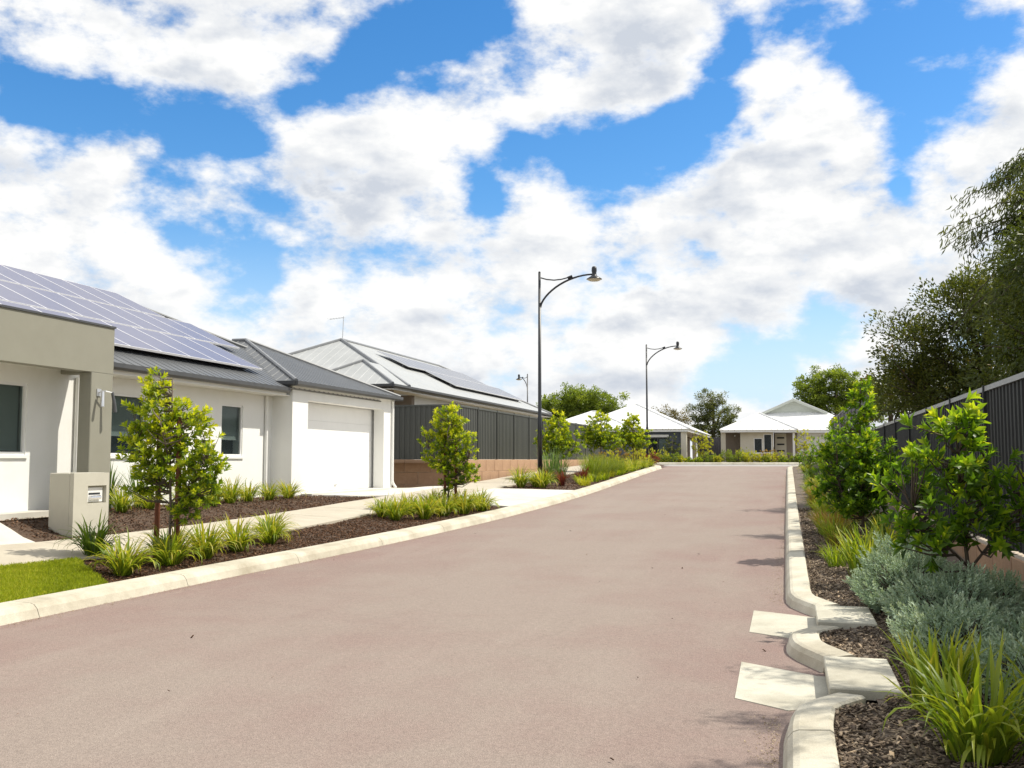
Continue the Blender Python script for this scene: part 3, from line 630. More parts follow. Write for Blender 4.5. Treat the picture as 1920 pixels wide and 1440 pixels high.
    MB().box(-12.2, -11.662, 14.29, 21.88, 3.142, 3.165).build('soffit', 'soffit_white', h)
    MB().box(-11.70, -11.662, 14.29, 21.70, 3.166, 3.33).build('fascia', 'soffit_white', h)
    downpipe(h, -12.10, 21.55, 0.74, 3.14); downpipe(h, -11.70, 14.42, 0.80, 3.0); downpipe(h, -11.55, 28.18, 0.74, 3.38, kick=(0.05, 0.15))
    # wall light on the pillar: bracket with two hanging spots
    wl = MB().tube([(-10.90,13.92,2.70),(-10.84,13.92,2.72),(-10.78,13.94,2.72),(-10.74,14.06,2.70)], 0.014, 6).box(-10.9, -10.885, 13.87, 13.97, 2.64, 2.76).build('wall_light', 'alu_silver', h)
    MB().tube([(-10.80,13.90,2.71),(-10.78,13.87,2.56),(-10.77,13.855,2.46)], [0.024,0.030,0.034], 10).build('spot', 'alu_silver', wl)
    MB().tube([(-10.74,14.06,2.71),(-10.71,14.08,2.52),(-10.70,14.09,2.38)], [0.022,0.028,0.032], 10).build('spot', 'gutter_dark', wl)
    # solar panels, three rows
    for s0, yend in ((-12.24,21.45),(-13.80,23.0),(-15.36,22.0)):
        y = yend
        zc = ze+(g-s0)*0.466
        while y > 9.5: solar_panel(h, None, y-1.0, y-0.040, s0, zc, p, length=1.62); y -= 1.0
    for s in (-12.6, -13.4):
        MB().box(s-0.02, s+0.02, 9.5, 21.45, ze+(g-s)*0.466+0.03, ze+(g-s)*0.466+0.10).build('mounting_rail', 'alu_silver', h)
    # back and end closing walls
    wall_x('wall', 'render_white', h, 26.6, 26.9, -22, -12.5, 0.4, 3.3)
    return h
pale_house()

# ------------------------------------------------------------------ grey-roofed house behind the fence
def grey_house():
    h = thing('house', (-18.7, 46, 1.5), 'house with light grey hipped metal roof and solar panels behind a charcoal fence', 'house')
    x0, x1, y0, y1, e, p = -24.0, -13.5, 34.5, 57.5, 4.30, 0.482; ax = -18.74; az = e+(x1-ax)*p; ya, yb = y0+5.24, y1-5.24
    roof_plane('roof', [(x1,y0,e),(x1,y1,e),(ax,yb,az),(ax,ya,az)], 'roof_grey', h, rib=0.4, rh=0.006, rw=0.014)
    roof_plane('roof', [(x0,y0,e),(x1,y0,e),(ax,ya,az)], 'roof_grey', h, rib=0.4, rh=0.006, rw=0.014)
    roof_plane('roof', [(x0,y1,e),(x1,y1,e),(ax,yb,az)], 'roof_grey', h, rib=0.4, rh=0.006, rw=0.014)
    roof_plane('roof', [(x0,y0,e),(x0,y1,e),(ax,yb,az),(ax,ya,az)], 'roof_grey', h, rib=0.4, rh=0.006, rw=0.014)
    for a, b in (((x1,y0,e),(ax,ya,az)), ((x0,y0,e),(ax,ya,az)), ((ax,ya,az),(ax,yb,az)), ((x1,y1,e),(ax,yb,az))): cap(h, a, b, 'fence_cap', 0.07)
    # lower hip projecting at the front corner
    px0, px1, py = -17.6, -13.5, 32.9; pc = (px0+px1)/2; pz = e+(px1-pc)*0.52; pa = py+(px1-pc)
    roof_plane('roof', [(px0,py,e),(px1,py,e),(pc,pa,pz)], 'roof_grey', h, rib=0.4, rh=0.006, rw=0.014)
    roof_plane('roof', [(px1,py,e+.003),(px1,34.6,e+.003),(pc,36.9,pz+.003),(pc,pa,pz+.003)], 'roof_grey', h, rib=0.4, rh=0.006, rw=0.014)
    roof_plane('roof', [(px0,py,e+.003),(px0,34.6,e+.003),(pc,36.9,pz+.003),(pc,pa,pz+.003)], 'roof_grey', h, rib=0.4, rh=0.006, rw=0.014)
    for a, b in (((px1,py,e),(pc,pa,pz)), ((px0,py,e),(pc,pa,pz))): cap(h, a, b, 'fence_cap', 0.06)
    gutter_run(h, (px1-.02,py-.06,e-.12), (px1-.02,y1,e-.12), (1,0)); gutter_run(h, (px0,py+.02,e-.12), (px1,py+.02,e-.12), (0,-1)); gutter_run(h, (x0,y1-.02,e-.12), (x1,y1-.02,e-.12), (0,1))
    MB().box(px0, px1-.03, py+.03, y0+0.5, 4.10, 4.13).build('soffit', 'soffit_white', h); MB().box(-14.2, x1-.03, y0+0.5, y1-.03, 4.10, 4.13).build('soffit', 'soffit_white', h)
    wall_y('wall', 'render_white', h, -14.4, -14.1, 36.6, 57, 1.3, 4.1, [(40,41.8,2.2,3.6),(47,49,2.2,3.6)])
    window_y(h, -14.1, 40, 41.8, 2.2, 3.6, (40.9,), 0.5); window_y(h, -14.1, 47, 49, 2.2, 3.6, (48,), 0.5)
    wall_x('wall', 'wall_taupe', h, 36.3, 36.6, -23.5, -14.1, 1.3, 4.1)
    for x in (-17.3, -13.85): MB().box(x-.15, x+.15, 33.2, 33.5, 1.3, 4.1).build('post', 'wall_taupe', h)
    pp = math.atan(p)
    for s0, y_a, y_b in ((-14.6, 43.0, 55.0), (-16.15, 41.0, 53.0)):
        y = y_b; zc = e+(x1-s0)*p
        while y > y_a: solar_panel(h, 'solar_grey', y-1.0, y-.045, s0, zc, pp, lift=0.16); y -= 1.0
        MB().box(s0-0.25, s0-0.2, y_a, y_b, zc+.09+.03, zc+.09+.13).build('mounting_rail', 'gutter_dark', h)
    an = MB().tube([(ax,ya+.1,az), (ax+.05,ya+.1,az+1.05)], 0.022, 6).tube([(ax+.05,ya+.1,az+1.0), (ax-.55,ya-.05,az+.93)], 0.014, 6)
    for i in range(6):
        t = i/5; cx, cy, cz = ax+.05-.6*t, ya+.1-.15*t, az+1.0-.07*t; an.tube([(cx-.04,cy-.16,cz), (cx+.04,cy+.16,cz)], 0.006, 4)
    an.build('antenna', 'alu_silver', h)
grey_house()

# ------------------------------------------------------------------ far houses
def hip(h, x0, x1, y0, y1, e, p, m, rib=0.0, cm=None):
    w, d = x1-x0, y1-y0; t = min(w, d)/2; z = e+t*p
    if w <= d: A, B = ((x0+x1)/2, y0+t, z), ((x0+x1)/2, y1-t, z)
    else: A, B = (x0+t, (y0+y1)/2, z), (x1-t, (y0+y1)/2, z)
    c = [(x0,y0,e),(x1,y0,e),(x1,y1,e),(x0,y1,e)]
    if w <= d: polys = [[c[0],c[1],A],[c[1],c[2],B,A],[c[2],c[3],B],[c[3],c[0],A,B]]; hips = [(c[0],A),(c[1],A),(A,B)]
    else: polys = [[c[0],c[1],B,A],[c[1],c[2],B],[c[2],c[3],A,B],[c[3],c[0],A]]; hips = [(c[0],A),(c[1],B),(A,B)]
    for q in polys: roof_plane('roof', q, m, h, rib=rib, rh=0.03, rw=0.04)
    for a, b in hips: cap(h, a, b, cm or m, 0.07)
def slate_house():
    h = thing('house', (-11, 78, 1.4), 'slate blue walled house with white hipped roof behind the street trees', 'house')
    hip(h, -15.6, -6.7, 71.6, 92, 3.80, 0.46, 'roof_white', 0.45)
    hip(h, -17.6, -10.4, 70.3, 77.2, 3.74, 0.42, 'roof_white', 0.45)
    MB().box(-15.5, -6.8, 71.7, 92, 3.60, 3.78).build('fascia', 'roof_white', h)
    wall_x('wall', 'wall_slate', h, 72.2, 72.5, -15, -7.35, 1.2, 3.60, [(-9.75,-8.35,1.75,3.2)])
    wall_x('wall', 'wall_slate', h, 71.0, 71.3, -17.2, -10.8, 1.2, 3.70)
    MB().box(-17.5, -10.5, 70.4, 77, 3.60, 3.72).build('fascia', 'roof_white', h)
    window_x(h, 72.2, -9.75, -8.35, 1.75, 3.2, (-9.05,), 0.0, fr='gutter_dark')
    MB().box(-8.98, -8.42, 72.30, 72.31, 1.8, 3.1).build('curtain', 'blind_white', h)
    MB().box(-9.85, -8.25, 72.1, 72.19, 3.22, 3.40).build('window_hood', 'alu_white', h)
    MB().box(-7.36, -6.96, 71.9, 72.3, 1.2, 3.59).build('pillar', 'wall_cream', h)
    wall_y('wall', 'wall_taupe', h, -8.6, -8.4, 74.5, 90, 1.2, 3.6, [(76,78,1.3,3.3)])
    MB().box(-7.3, -7.0, 80, 80.3, 1.2, 3.6).build('pillar', 'wall_cream', h); MB().box(-7.3, -7.0, 88, 88.3, 1.2, 3.6).build('pillar', 'wall_cream', h)
    MB().box(-8.7, -8.5, 76, 78, 1.2, 3.3).build('door', 'gutter_dark', h)
slate_house()
def cream_house():
    h = thing('house', (0, 84, 1.4), 'cream house with white roof and a pale green gable facing the street', 'house')
    e = 3.86; p = 0.485
    # main roof with gablet
    x0, x1, y0, y1, g = -5.0, 6.0, 79.0, 92.0, 0.5; t = 3.05; zt = e+t*p
    ix0, ix1, iy0, iy1 = x0+t, x1-t, y0+t, y1-t; zr_ = zt+(ix1-g)*p*0.92
    roof_plane('roof', [(x0,y0,e),(x1,y0,e),(ix1,iy0,zt),(ix0,iy0,zt)], 'roof_white', h, rib=0.45, rh=.03)
    roof_plane('roof', [(x1,y0,e),(x1,y1,e),(ix1,iy1,zt),(ix1,iy0,zt)], 'roof_white', h, rib=0.45, rh=.03)
    roof_plane('roof', [(x0,y0,e),(x0,y1,e),(ix0,iy1,zt),(ix0,iy0,zt)], 'roof_white', h, rib=0.45, rh=.03)
    o = 0.35
    roof_plane('roof', [(ix0-.08,iy0-o,zt-.02),(g,iy0-o,zr_),(g,iy1,zr_),(ix0-.08,iy1,zt-.02)], 'roof_white', h, rib=0.45, rh=.03)
    roof_plane('roof', [(ix1+.08,iy0-o,zt-.02),(g,iy0-o,zr_),(g,iy1,zr_),(ix1+.08,iy1,zt-.02)], 'roof_white', h, rib=0.45, rh=.03)
    MB().prism([(ix0+.05,iy0,zt-.05),(ix1-.05,iy0,zt-.05),(g,iy0,zr_-.06)], (0,0.1,0)).build('gable', 'gable_green', h)
    for a, b in (((ix0-.1,iy0-o-.02,zt-.08),(g,iy0-o-.02,zr_-.05)), ((ix1+.1,iy0-o-.02,zt-.08),(g,iy0-o-.02,zr_-.05))): MB().prism([a, b, (b[0],b[1],b[2]-.16), (a[0],a[1],a[2]-.16)], (0,-.04,0)).build('barge_board', 'gable_green', h)
    # projecting front hip
    hip(h, -5.0, 0.75, 77.6, 84.5, e-.01, p, 'roof_white', 0.45)
    MB().box(-4.95, 0.70, 77.65, 79.2, 3.68, e-.04).build('fascia', 'roof_white', h); MB().box(0.70, 5.95, 79.05, 79.2, 3.68, e-.03).build('fascia', 'roof_white', h)
    # front: cream wall with windows, recessed taupe wall, door, porch post
    wall_x('wall', 'wall_cream', h, 78.2, 78.5, -3.5, -1.05, 1.2, 3.68, [(-2.5,-1.85,2.1,3.25),(-1.78,-1.15,2.1,3.55)])
    window_x(h, 78.2, -2.5, -1.85, 2.1, 3.25, (), 0.0); window_x(h, 78.2, -1.78, -1.15, 2.1, 3.55, (), 0.0)
    MB().box(-4.95, -4.6, 78.1, 78.45, 1.2, 3.68).build('pillar', 'wall_cream', h)
    wall_x('wall', 'wall_taupe', h, 79.4, 79.7, -4.9, -3.5, 1.2, 3.68)
    MB().tube([(-3.95,79.3,3.4),(-3.95,79.34,3.5)], 0.06, 8).build('wall_lamp', 'alu_white', h)
    wall_x('wall', 'wall_taupe', h, 79.6, 79.9, -1.05, 0.7, 1.2, 3.68)
    d = MB().box(-0.95, -0.10, 79.5, 79.59, 1.42, 3.62).build('door', 'wall_cream', h)
    for i in range(4): MB().box(-0.80, -0.25, 79.485, 79.498, 1.72+i*.5, 1.84+i*.5).build('door_pane', 'interior_dark', d)
    MB().box(0.36, 0.52, 78.0, 78.16, 1.2, 3.68).build('post', 'alu_white', h)
    wall_x('wall', 'render_white', h, 79.7, 80.0, 0.7, 5.6, 1.2, 3.68, [(2.2,4.9,1.3,3.4)])
    gd = MB().box(2.15, 4.95, 79.93, 79.97, 1.3, 3.45).build('garage_door', 'door_white', h)
    for i in range(4): MB().box(2.2, 4.9, 79.90, 79.925, 1.33+i*.52, 1.83+i*.52).build('door_leaf', 'door_white', gd)
    wall_y('wall', 'wall_cream', h, -4.9, -4.6, 79.71, 91, 1.2, 3.68)
cream_house()

# ------------------------------------------------------------------ fences and retaining walls
_fm = {}
def rib_sheet(width, height, pitch=0.19, depth=0.028, flat=0.5):
    """corrugated steel infill sheet in local XZ, facing -Y and +Y"""
    vs = []; fs = []; n = max(2, int(round(width/pitch))); w = width/n; xs = []
    for i in range(n):
        a = i*w; xs += [(a, 0), (a+w*.42, 0), (a+w*.5, depth), (a+w*.92, depth)]
    xs.append((width, 0))
    for x, d in xs: vs += [(x, d, 0), (x, d, height)]
    for i in range(len(xs)-1): fs.append((2*i, 2*i+2, 2*i+3, 2*i+1))
    mbx = MB(); mbx.add(vs, fs); return mbx
def fence(label, group, pts, base, height, m, capm, bay=2.4, drop=None):
    """pts: XY polyline of straight runs; base(x,y) = foot height of a bay"""
    f = thing('fence', (pts[0][0], pts[0][1], base(*pts[0])), label, 'fence', group); L = f.location
    for a, b in zip(pts, pts[1:]):
        v = Vector((b[0]-a[0], b[1]-a[1])); ln = v.length; n = max(1, int(round(ln/bay))); w = ln/n; ang = math.atan2(v.y, v.x); t = v/ln
        for i in range(n):
            p = Vector(a)+t*(w*i); q = Vector(a)+t*(w*(i+.5)); z = base(q.x, q.y)
            key = (round(w-.06, 3), height)
            if key not in _fm:
                me = rib_sheet(w-.06, height).mesh('infill_panel'); _fm[key] = me
            me = _fm[key]
            if me.materials and me.materials[0] != MATS[m]: me = me.copy(); me.materials.clear()
            o = link('infill_panel', me, m, f); o.location = (p.x+t.x*.03-L.x, p.y+t.y*.03-L.y, z-L.z); o.rotation_euler = (0,0,ang)
            r = link('top_rail', MB().box(0.03, w-.03, -.022, .055, height-.04, height+.02).mesh('top_rail'), capm, f); r.location = (p.x-L.x, p.y-L.y, z-L.z); r.rotation_euler = (0,0,ang)
            for k in ((0, 1) if i == n-1 else (0,)):
                zz = z if i == 0 or k else max(z, base(*(Vector(a)+t*(w*(i-.5)))))
                po = link('post', MB().box(-.03, .03, -.035, .07, -.05, height+.035).mesh('post'), m, f); pp = p+t*(w*k); po.location = (pp.x-L.x, pp.y-L.y, zz-L.z); po.rotation_euler = (0,0,ang)
    return f
_bm = {}
def block_wall(label, pts, zfoot, courses, ch, bl, th=0.28):
    """retaining wall of blocks; top level set by zfoot+courses"""
    w = thing('retaining_wall', (pts[0][0], pts[0][1], zfoot), label, 'wall'); L = w.location; top = zfoot+courses*ch
    for a, b in zip(pts, pts[1:]):
        v = Vector((b[0]-a[0], b[1]-a[1])); ln = v.length; t = v/ln; ang = math.atan2(v.y, v.x)
        core = link('mortar', MB().box(0.0, ln, .02, th-.02, 0.0, courses*ch-.004).mesh('mortar'), 'mortar', w); core.rotation_euler = (0,0,ang); core.location = (a[0]-L.x, a[1]-L.y, 0)
        n = max(1, int(round(ln/bl))); q = ln/n
        for c in range(courses):
            off = (c % 2)*q*.5; k = 0; x = -off
            while x < ln-.02:
                s0 = max(x, 0); s1 = min(x+q, ln); wd = round(s1-s0-.012, 3)
                if wd > 0.08:
                    key = (wd, ch, th)
                    if key not in _bm: _bm[key] = MB().bbox(0, wd, 0, th, 0, ch-.012, .012).mesh('block')
                    o = link('block', _bm[key], 'block_brown', w); o.rotation_euler = (0,0,ang); nrm = Vector((-t.y, t.x))
                    j = rnd.uniform(-.007, .007); p = Vector(a)+t*(s0+.006)+nrm*j; o.location = (p.x-L.x, p.y-L.y, c*ch+.006)
                x += q
    return w
def wl_base(x, y): return 1.61+max(0, (y-44))*0.004
block_wall('two course wall of brown reconstituted blocks under the charcoal fence by the garage', [(-13.2,31.0),(-10.4,31.0),(-10.25,57.0)], 0.35, 3, 0.42, 1.05)
fence('charcoal steel fence on the brown block wall beside the garage', None, [(-13.2,31.12),(-10.52,31.12),(-10.38,57.0)], wl_base, 1.80, 'fence_dark', 'fence_dark')
block_wall('low brown block wall under the dark fence behind the grey shrubs', [(2.22,32.0),(2.22,-4.0)], -0.06, 2, 0.33, 1.0)
def rf_base(x, y): return 0.62 if y > 10.6 else 0.78
fence('dark steel fence with pale top rail behind the leafy shrubs', None, [(2.34,31.6),(2.34,10.6),(2.34,-4)], rf_base, 1.85, 'fence_dark_shaded', 'fence_cap', bay=2.65)
block_wall('brown block wall under the taller stepped fence near the far corner', [(2.22,57.0),(2.22,32.1)], 0.45, 4, 0.33, 1.0)
fence('slate coloured stepped fence standing higher near the far street corner', None, [(2.34,57.0),(2.34,32.1)], lambda x, y: 1.72+.10*round((y-32)/8), 1.80, 'fence_slate', 'fence_slate', bay=2.5)
fence('dark fence closing the gap between the slate house and the cream house', None, [(-7.2,84),(-4.95,84)], lambda x, y: 1.42, 2.0, 'fence_slate', 'fence_slate', bay=1.2)

# ------------------------------------------------------------------ letterbox
def letterbox():
    x0, x1, y0, y1 = -10.80, -10.36, 12.74, 13.55; z = 0.40; t = 1.40
    l = thing('letterbox', ((x0+x1)/2, (y0+y1)/2, z), 'chunky beige rendered letterbox pillar with chrome slot beside the footpath', 'letterbox')
    a, b, c, d = 13.06, 13.49, 0.93, 1.20
    m = MB().bbox(x0, x1-.07, y0, y1, z-.1, t, .012); m.build('pillar', 'letterbox_render', l)
    f = MB().box(x1-.07, x1, y0+.002, a, z-.1, t-.002).box(x1-.07, x1, b, y1-.002, z-.1, t-.002).box(x1-.07, x1, a, b, z-.1, c).box(x1-.07, x1, a, b, d, t-.002); f.build('front_panel', 'letterbox_render', l)
    p = MB().box(x1-.068, x1-.05, a+.05, b-.03, c+.02, d-.03).build('plate', 'alu_white', l)
    MB().tube([(x1-.04,a+.09,c+.085),(x1-.04,b-.10,c+.085)], .034, 10).build('slot_flap', 'chrome', p)
    MB().box(x1-.05, x1-.045, a+.08, b-.09, c+.13, c+.16).build('slot', 'interior_dark', p)
letterbox()

# ------------------------------------------------------------------ street lamps
def lamp_meshes():
    H = 7.17
    base = MB().lathe([(.12,0),(.12,.25),(.10,.30),(.085,.34)], n=14); base.box(-.19,.19,-.19,.19,-.06,.012)
    pole = MB().tube([(0,0,.3),(0,0,2.2),(0,0,2.25),(0,0,H-.02)], [.082,.078,.062,.042], 14).tube([(0,0,H-.03),(0,0,H+.01)], [.045,.03], 12)
    arc = []
    for i in range(15):
        u = i/14; a = math.pi*.5*u; arc.append((.03+1.83*(1-math.cos(a*.98))**.80, 0, H-1.22+1.08*math.sin(a)))
    arm = MB().tube(arc, [.034]*11+[.03]*4, 8)
    st = [(.02,0,H-.20),(.25,0,H-.27),(.5,0,H-.30),(.75,0,H-.28),(1.02,0,H-.215)]
    brace = MB().tube(st, .022, 8).tube([(.96,0,H-.24),(1.12,0,H-.18)], .045, 8)
    head = MB().lathe([(.02,.36),(.06,.35),(.085,.30),(.09,.20),(.075,.13),(.085,.05),(.12,.02),(.26,-.07),(.262,-.085),(.24,-.085),(.1,-.01)], (1.86,0,H-.23), 18)
    lens = MB().lathe([(.235,-.086),(.23,-.10),(.17,-.135),(.08,-.15),(.01,-.155)], (1.86,0,H-.23), 18)
    return [(n, mbx.mesh(n, smooth=n in ('pole', 'arm', 'lamp_shade')), m) for n, mbx, m in (('base', base, 'lamp_black'), ('pole', pole, 'lamp_black'), ('arm', arm, 'lamp_black'), ('brace', brace, 'lamp_black'), ('lamp_shade', head, 'lamp_black'), ('lens', lens, 'lamp_lens'))]
LM = lamp_meshes()
def lamp(x, y, z, rz, label):
    t = thing('street_lamp', (x, y, z), label, 'street lamp', 'black street lamps', rz); sh = None
    for n, me, m in LM:
        o = link(n, me, m, sh if n == 'lens' else t)
        if n == 'lamp_shade': sh = o
lamp(-8.02, 32.5, zl(-8.02,32.5), 0.10, 'tall black street lamp standing in the planted verge past the driveway')
lamp(-8.05, 59.3, zr(59.3)+.10, 0.0, 'black street lamp at the far corner before the slate house')
lamp(-20.4, 78.5, 1.42, R(127), 'distant black street lamp rising behind the grey roofed house')

# ------------------------------------------------------------------ leaves and plants
def set_v(me, vals):
    a = me.attributes.new('v', 'FLOAT', 'POINT'); a.data.foreach_set('value', np.asarray(vals, dtype=np.float32))
def norm(a): return a/np.maximum(np.linalg.norm(a, axis=-1, keepdims=True), 1e-9)
def leaf_mesh(name, pos, d, nrm, L, W, val, shape='leaf', droop=0.12, fold=0.25):
    """one mesh from N leaves: base pos, direction d, face normal nrm, length L, width W, colour value"""
    N = len(pos); d = norm(d); s = norm(np.cross(d, nrm)); n = norm(np.cross(s, d)); L = np.broadcast_to(L, (N,))[:, None]; W = np.broadcast_to(W, (N,))[:, None]
    b = pos
    if shape == 'leaf':      # 6 verts, 4 faces, widest beyond the middle, folded along the midrib
        c = pos+d*L*.56; tip = pos+d*L-n*L*droop
        l = pos+d*L*.56+s*W*.5+n*W*fold; r = pos+d*L*.56-s*W*.5+n*W*fold
        v = np.stack([b, r, c, l, tip], 1); F = np.array([(0,1,2),(0,2,3),(1,4,2),(2,4,3)])
    else:                    # kite of two triangles
        l = pos+d*L*.5+s*W*.5+n*W*fold; r = pos+d*L*.5-s*W*.5+n*W*fold; tip = pos+d*L-n*L*droop
        v = np.stack([b, r, tip, l], 1); F = np.array([(0,1,2),(0,2,3)])
    k = v.shape[1]; f = (np.arange(N)[:, None, None]*k+F[None]).reshape(-1, 3); v = v.reshape(-1, 3)
    me = bpy.data.meshes.new(name); me.vertices.add(len(v)); me.vertices.foreach_set('co', v.astype(np.float32).ravel())
    me.loops.add(f.size); me.loops.foreach_set('vertex_index', f.astype(np.int32).ravel())
    me.polygons.add(len(f)); me.polygons.foreach_set('loop_start', np.arange(0, f.size, 3, dtype=np.int32)); me.update(calc_edges=True)
    set_v(me, np.repeat(np.clip(val, 0, 1), k)); return me
def rand_unit(n, r=rng):
    a = r.normal(size=(n, 3)); return norm(a)
def shoots_in(blobs, n, r, shell=0.62):
    """points spread through ellipsoids, thicker towards the outside"""
    vol = np.array([b[3]*b[4]*b[5] for b in blobs])**.75; cnt = r.multinomial(n, vol/vol.sum()); P = []; O = []; I = []
    for i, (b, c) in enumerate(zip(blobs, cnt)):
        u = rand_unit(c, r); rad = shell+(1-shell)*r.random((c, 1))**.8; rad *= (1+.22*np.sin(u[:, :1]*7+i)+.18*np.sin(u[:, 2:]*9+i*2))
        P.append(np.array(b[:3])+u*rad*np.array(b[3:6])); O.append(u); I.append(np.full(c, i))
    return np.concatenate(P), np.concatenate(O), np.concatenate(I)
def whorls(P, O, per, r, L, W, up=0.55, spread=0.75, axis_len=0.09, vbase=None):
    """rosettes of leaves at the end of each shoot"""
    n = len(P); ax = norm(O+np.array([0, 0, up])+r.normal(size=(n, 3))*.28)
    a = norm(np.cross(ax, rand_unit(n, r))); b = np.cross(ax, a)
    pos = []; d = []; nr = []; ll = []; val = []
    sv = r.normal(size=n)*.14 if vbase is None else vbase
    for k in range(per):
        th = k*2.399+r.random(n)*.6; t = (k+.5)/per; tilt = spread*(1.25-.75*t)+r.normal(size=n)*.12
        rad = a*np.cos(th)[:, None]+b*np.sin(th)[:, None]; dd = ax*np.cos(tilt)[:, None]+rad*np.sin(tilt)[:, None]
        pos.append(P+ax*(axis_len*(t-.6))); d.append(dd); nr.append(ax*np.sin(tilt)[:, None]-rad*np.cos(tilt)[:, None]+r.normal(size=(n, 3))*.15)
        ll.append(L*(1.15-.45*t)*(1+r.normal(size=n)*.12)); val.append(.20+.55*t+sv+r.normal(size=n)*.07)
    l = np.concatenate(ll); return np.concatenate(pos), np.concatenate(d), np.concatenate(nr), l, l*(W/L), np.concatenate(val)
def twigs(mbx, trunk_pts, P, r, rad=0.006, n=4, every=1, sag=0.08):
    tp = np.array(trunk_pts)
    for i in range(0, len(P), every):
        p = P[i]; c = tp[:, 2] < p[2]-.05; cand = tp[c] if c.any() else tp[:1]
        q = cand[np.argmin(np.linalg.norm(cand-p, axis=1)+.25*np.abs(cand[:, 2]-(p[2]-.4)))]
        m = (q+p)/2+np.array([0, 0, -sag*np.linalg.norm(p-q)])+r.normal(size=3)*.02; mbx.tube([q, m, p], [rad*1.8, rad*1.3, rad*.6], n, False)
LEAFSINGLE = {}
def leafy_tree(name, base, label, cat, group, trunk, blobs, nshoot, per, L, W, lm, bm, seed, trunk_r=0.03, limbs=(), stakes=(), singles=0, kind_shape='leaf', vshift=0.0, shell=.55, twig_every=1, zval=0.0, twig_r=.006):
    """young broadleaf tree: stem, limbs, twigs and rosettes; coordinates relative to base"""
    r = np.random.default_rng(seed); t = thing(name, base, label, cat, group)
    P, O, I = shoots_in(blobs, nshoot, r, shell); keep = P[:, 2] > .12; P, O = P[keep], O[keep]
    mbx = MB(); mbx.tube(trunk, [trunk_r*(1-.6*i/(len(trunk)-1)) for i in range(len(trunk))], 8)
    tp = []
    def addline(a):
        for p, q in zip(a, a[1:]):
            for u in np.linspace(0, 1, 6): tp.append(np.array(p)*(1-u)+np.array(q)*u)
    addline(trunk)
    for l in limbs: mbx.tube(l, [trunk_r*.55*(1-.55*i/(len(l)-1)) for i in range(len(l))], 6); addline(l)
    tw = MB(); twigs(tw, tp, P, r, rad=twig_r, every=twig_every)
    mbx.build('trunk', bm, t, smooth=True, org=(0,0,0)); tw.build('twigs', bm, t, org=(0,0,0))['kind'] = 'stuff'
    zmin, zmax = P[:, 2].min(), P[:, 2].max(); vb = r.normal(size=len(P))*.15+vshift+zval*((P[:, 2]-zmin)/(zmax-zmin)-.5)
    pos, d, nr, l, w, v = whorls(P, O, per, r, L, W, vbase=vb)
    if singles:
        wc = pos+np.array(base); dist = np.linalg.norm(wc-np.array([0, 0, 1.6]), axis=1); o = np.argsort(dist)[:singles]; mask = np.ones(len(pos), bool); mask[o] = False
        bins = {}
        for i in o:
            k = int(np.clip(v[i], 0, .999)*5); key = (lm, k)
            if key not in LEAFSINGLE:
                me = leaf_mesh('leaf', np.zeros((1, 3)), np.array([[0, 1., 0]]), np.array([[0, 0, 1.]]), 1.0, W/L, np.array([(k+.5)/5])); me.materials.append(MATS[lm]); LEAFSINGLE[key] = me
            dd = Vector(d[i]).normalized(); s = dd.cross(Vector(nr[i])).normalized(); n = s.cross(dd)
            M = Matrix(((s.x*l[i], dd.x*l[i], n.x*l[i], pos[i][0]), (s.y*l[i], dd.y*l[i], n.y*l[i], pos[i][1]), (s.z*l[i], dd.z*l[i], n.z*l[i], pos[i][2]), (0, 0, 0, 1)))
            q = link('leaf', LEAFSINGLE[key], None, t); q.matrix_local = M
        pos, d, nr, l, w, v = pos[mask], d[mask], nr[mask], l[mask], w[mask], v[mask]
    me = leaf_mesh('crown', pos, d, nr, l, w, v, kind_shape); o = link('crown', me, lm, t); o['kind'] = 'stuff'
    for (sx, sy, h, rr) in stakes:
        s = MB().tube([(sx, sy, -.1), (sx+.01, sy, h*.5), (sx, sy+.01, h)], rr, 10).build('stake', 'stake_red', t, smooth=True, org=(0,0,0))
        MB().tube([(sx, sy, h*.72), (0, 0, h*.73)], .012, 5).build('tie', 'tie_dark', s, org=(0,0,0))
    return t
def blade_points(r, n, height, spread, droop, width, base_r, stiff=1.0, seg=6):
    out = []
    for i in range(n):
        th = r.random()*2*math.pi; L = height*(0.65+.55*r.random()); lean = (.10+.9*r.random()**.8)*spread; cx, cy = math.cos(th), math.sin(th)
        b0 = base_r*math.sqrt(r.random()); th2 = th+r.normal()*.5; x, y, z = b0*math.cos(th2), b0*math.sin(th2), -.02; ang = math.pi/2-lean*.45; bend = (.3+1.1*r.random())*droop*(lean/spread+.25); pts = []; sl = L/seg; tw = r.normal()*.12
        for k in range(seg+1):
            pts.append((x, y, z, cx, cy, ang)); x += math.cos(ang)*cx*sl; y += math.cos(ang)*cy*sl; z += math.sin(ang)*sl; ang -= bend*(1.6*(k+1)/seg)/seg*2.2; cx, cy = math.cos(th+tw*k), math.sin(th+tw*k)
        out.append((pts, width*(.7+.5*r.random()), r.random()))
    return out
def blade_geo(pts, width):
    vs = []; m = len(pts)
    for k, (x, y, z, cx, cy, a) in enumerate(pts):
        t = k/(m-1); w = width*(.55+1.1*t-1.05*t*t) if t < .75 else width*(.78*(1-t)/.25+.02); z = max(z, .006)
        nx, nz = -math.sin(a), math.cos(a); f = w*.22
        vs += [(x-cy*w*.5+cx*nx*f, y+cx*w*.5+cy*nx*f, z+nz*f), (x, y, z), (x+cy*w*.5+cx*nx*f, y-cx*w*.5+cy*nx*f, z+nz*f)]
    fs = []
    for k in range(m-1):
        for j in (0, 1): fs.append((3*k+j, 3*k+j+1, 3*k+4+j, 3*k+3+j))
    return vs, fs
_clumps = {}
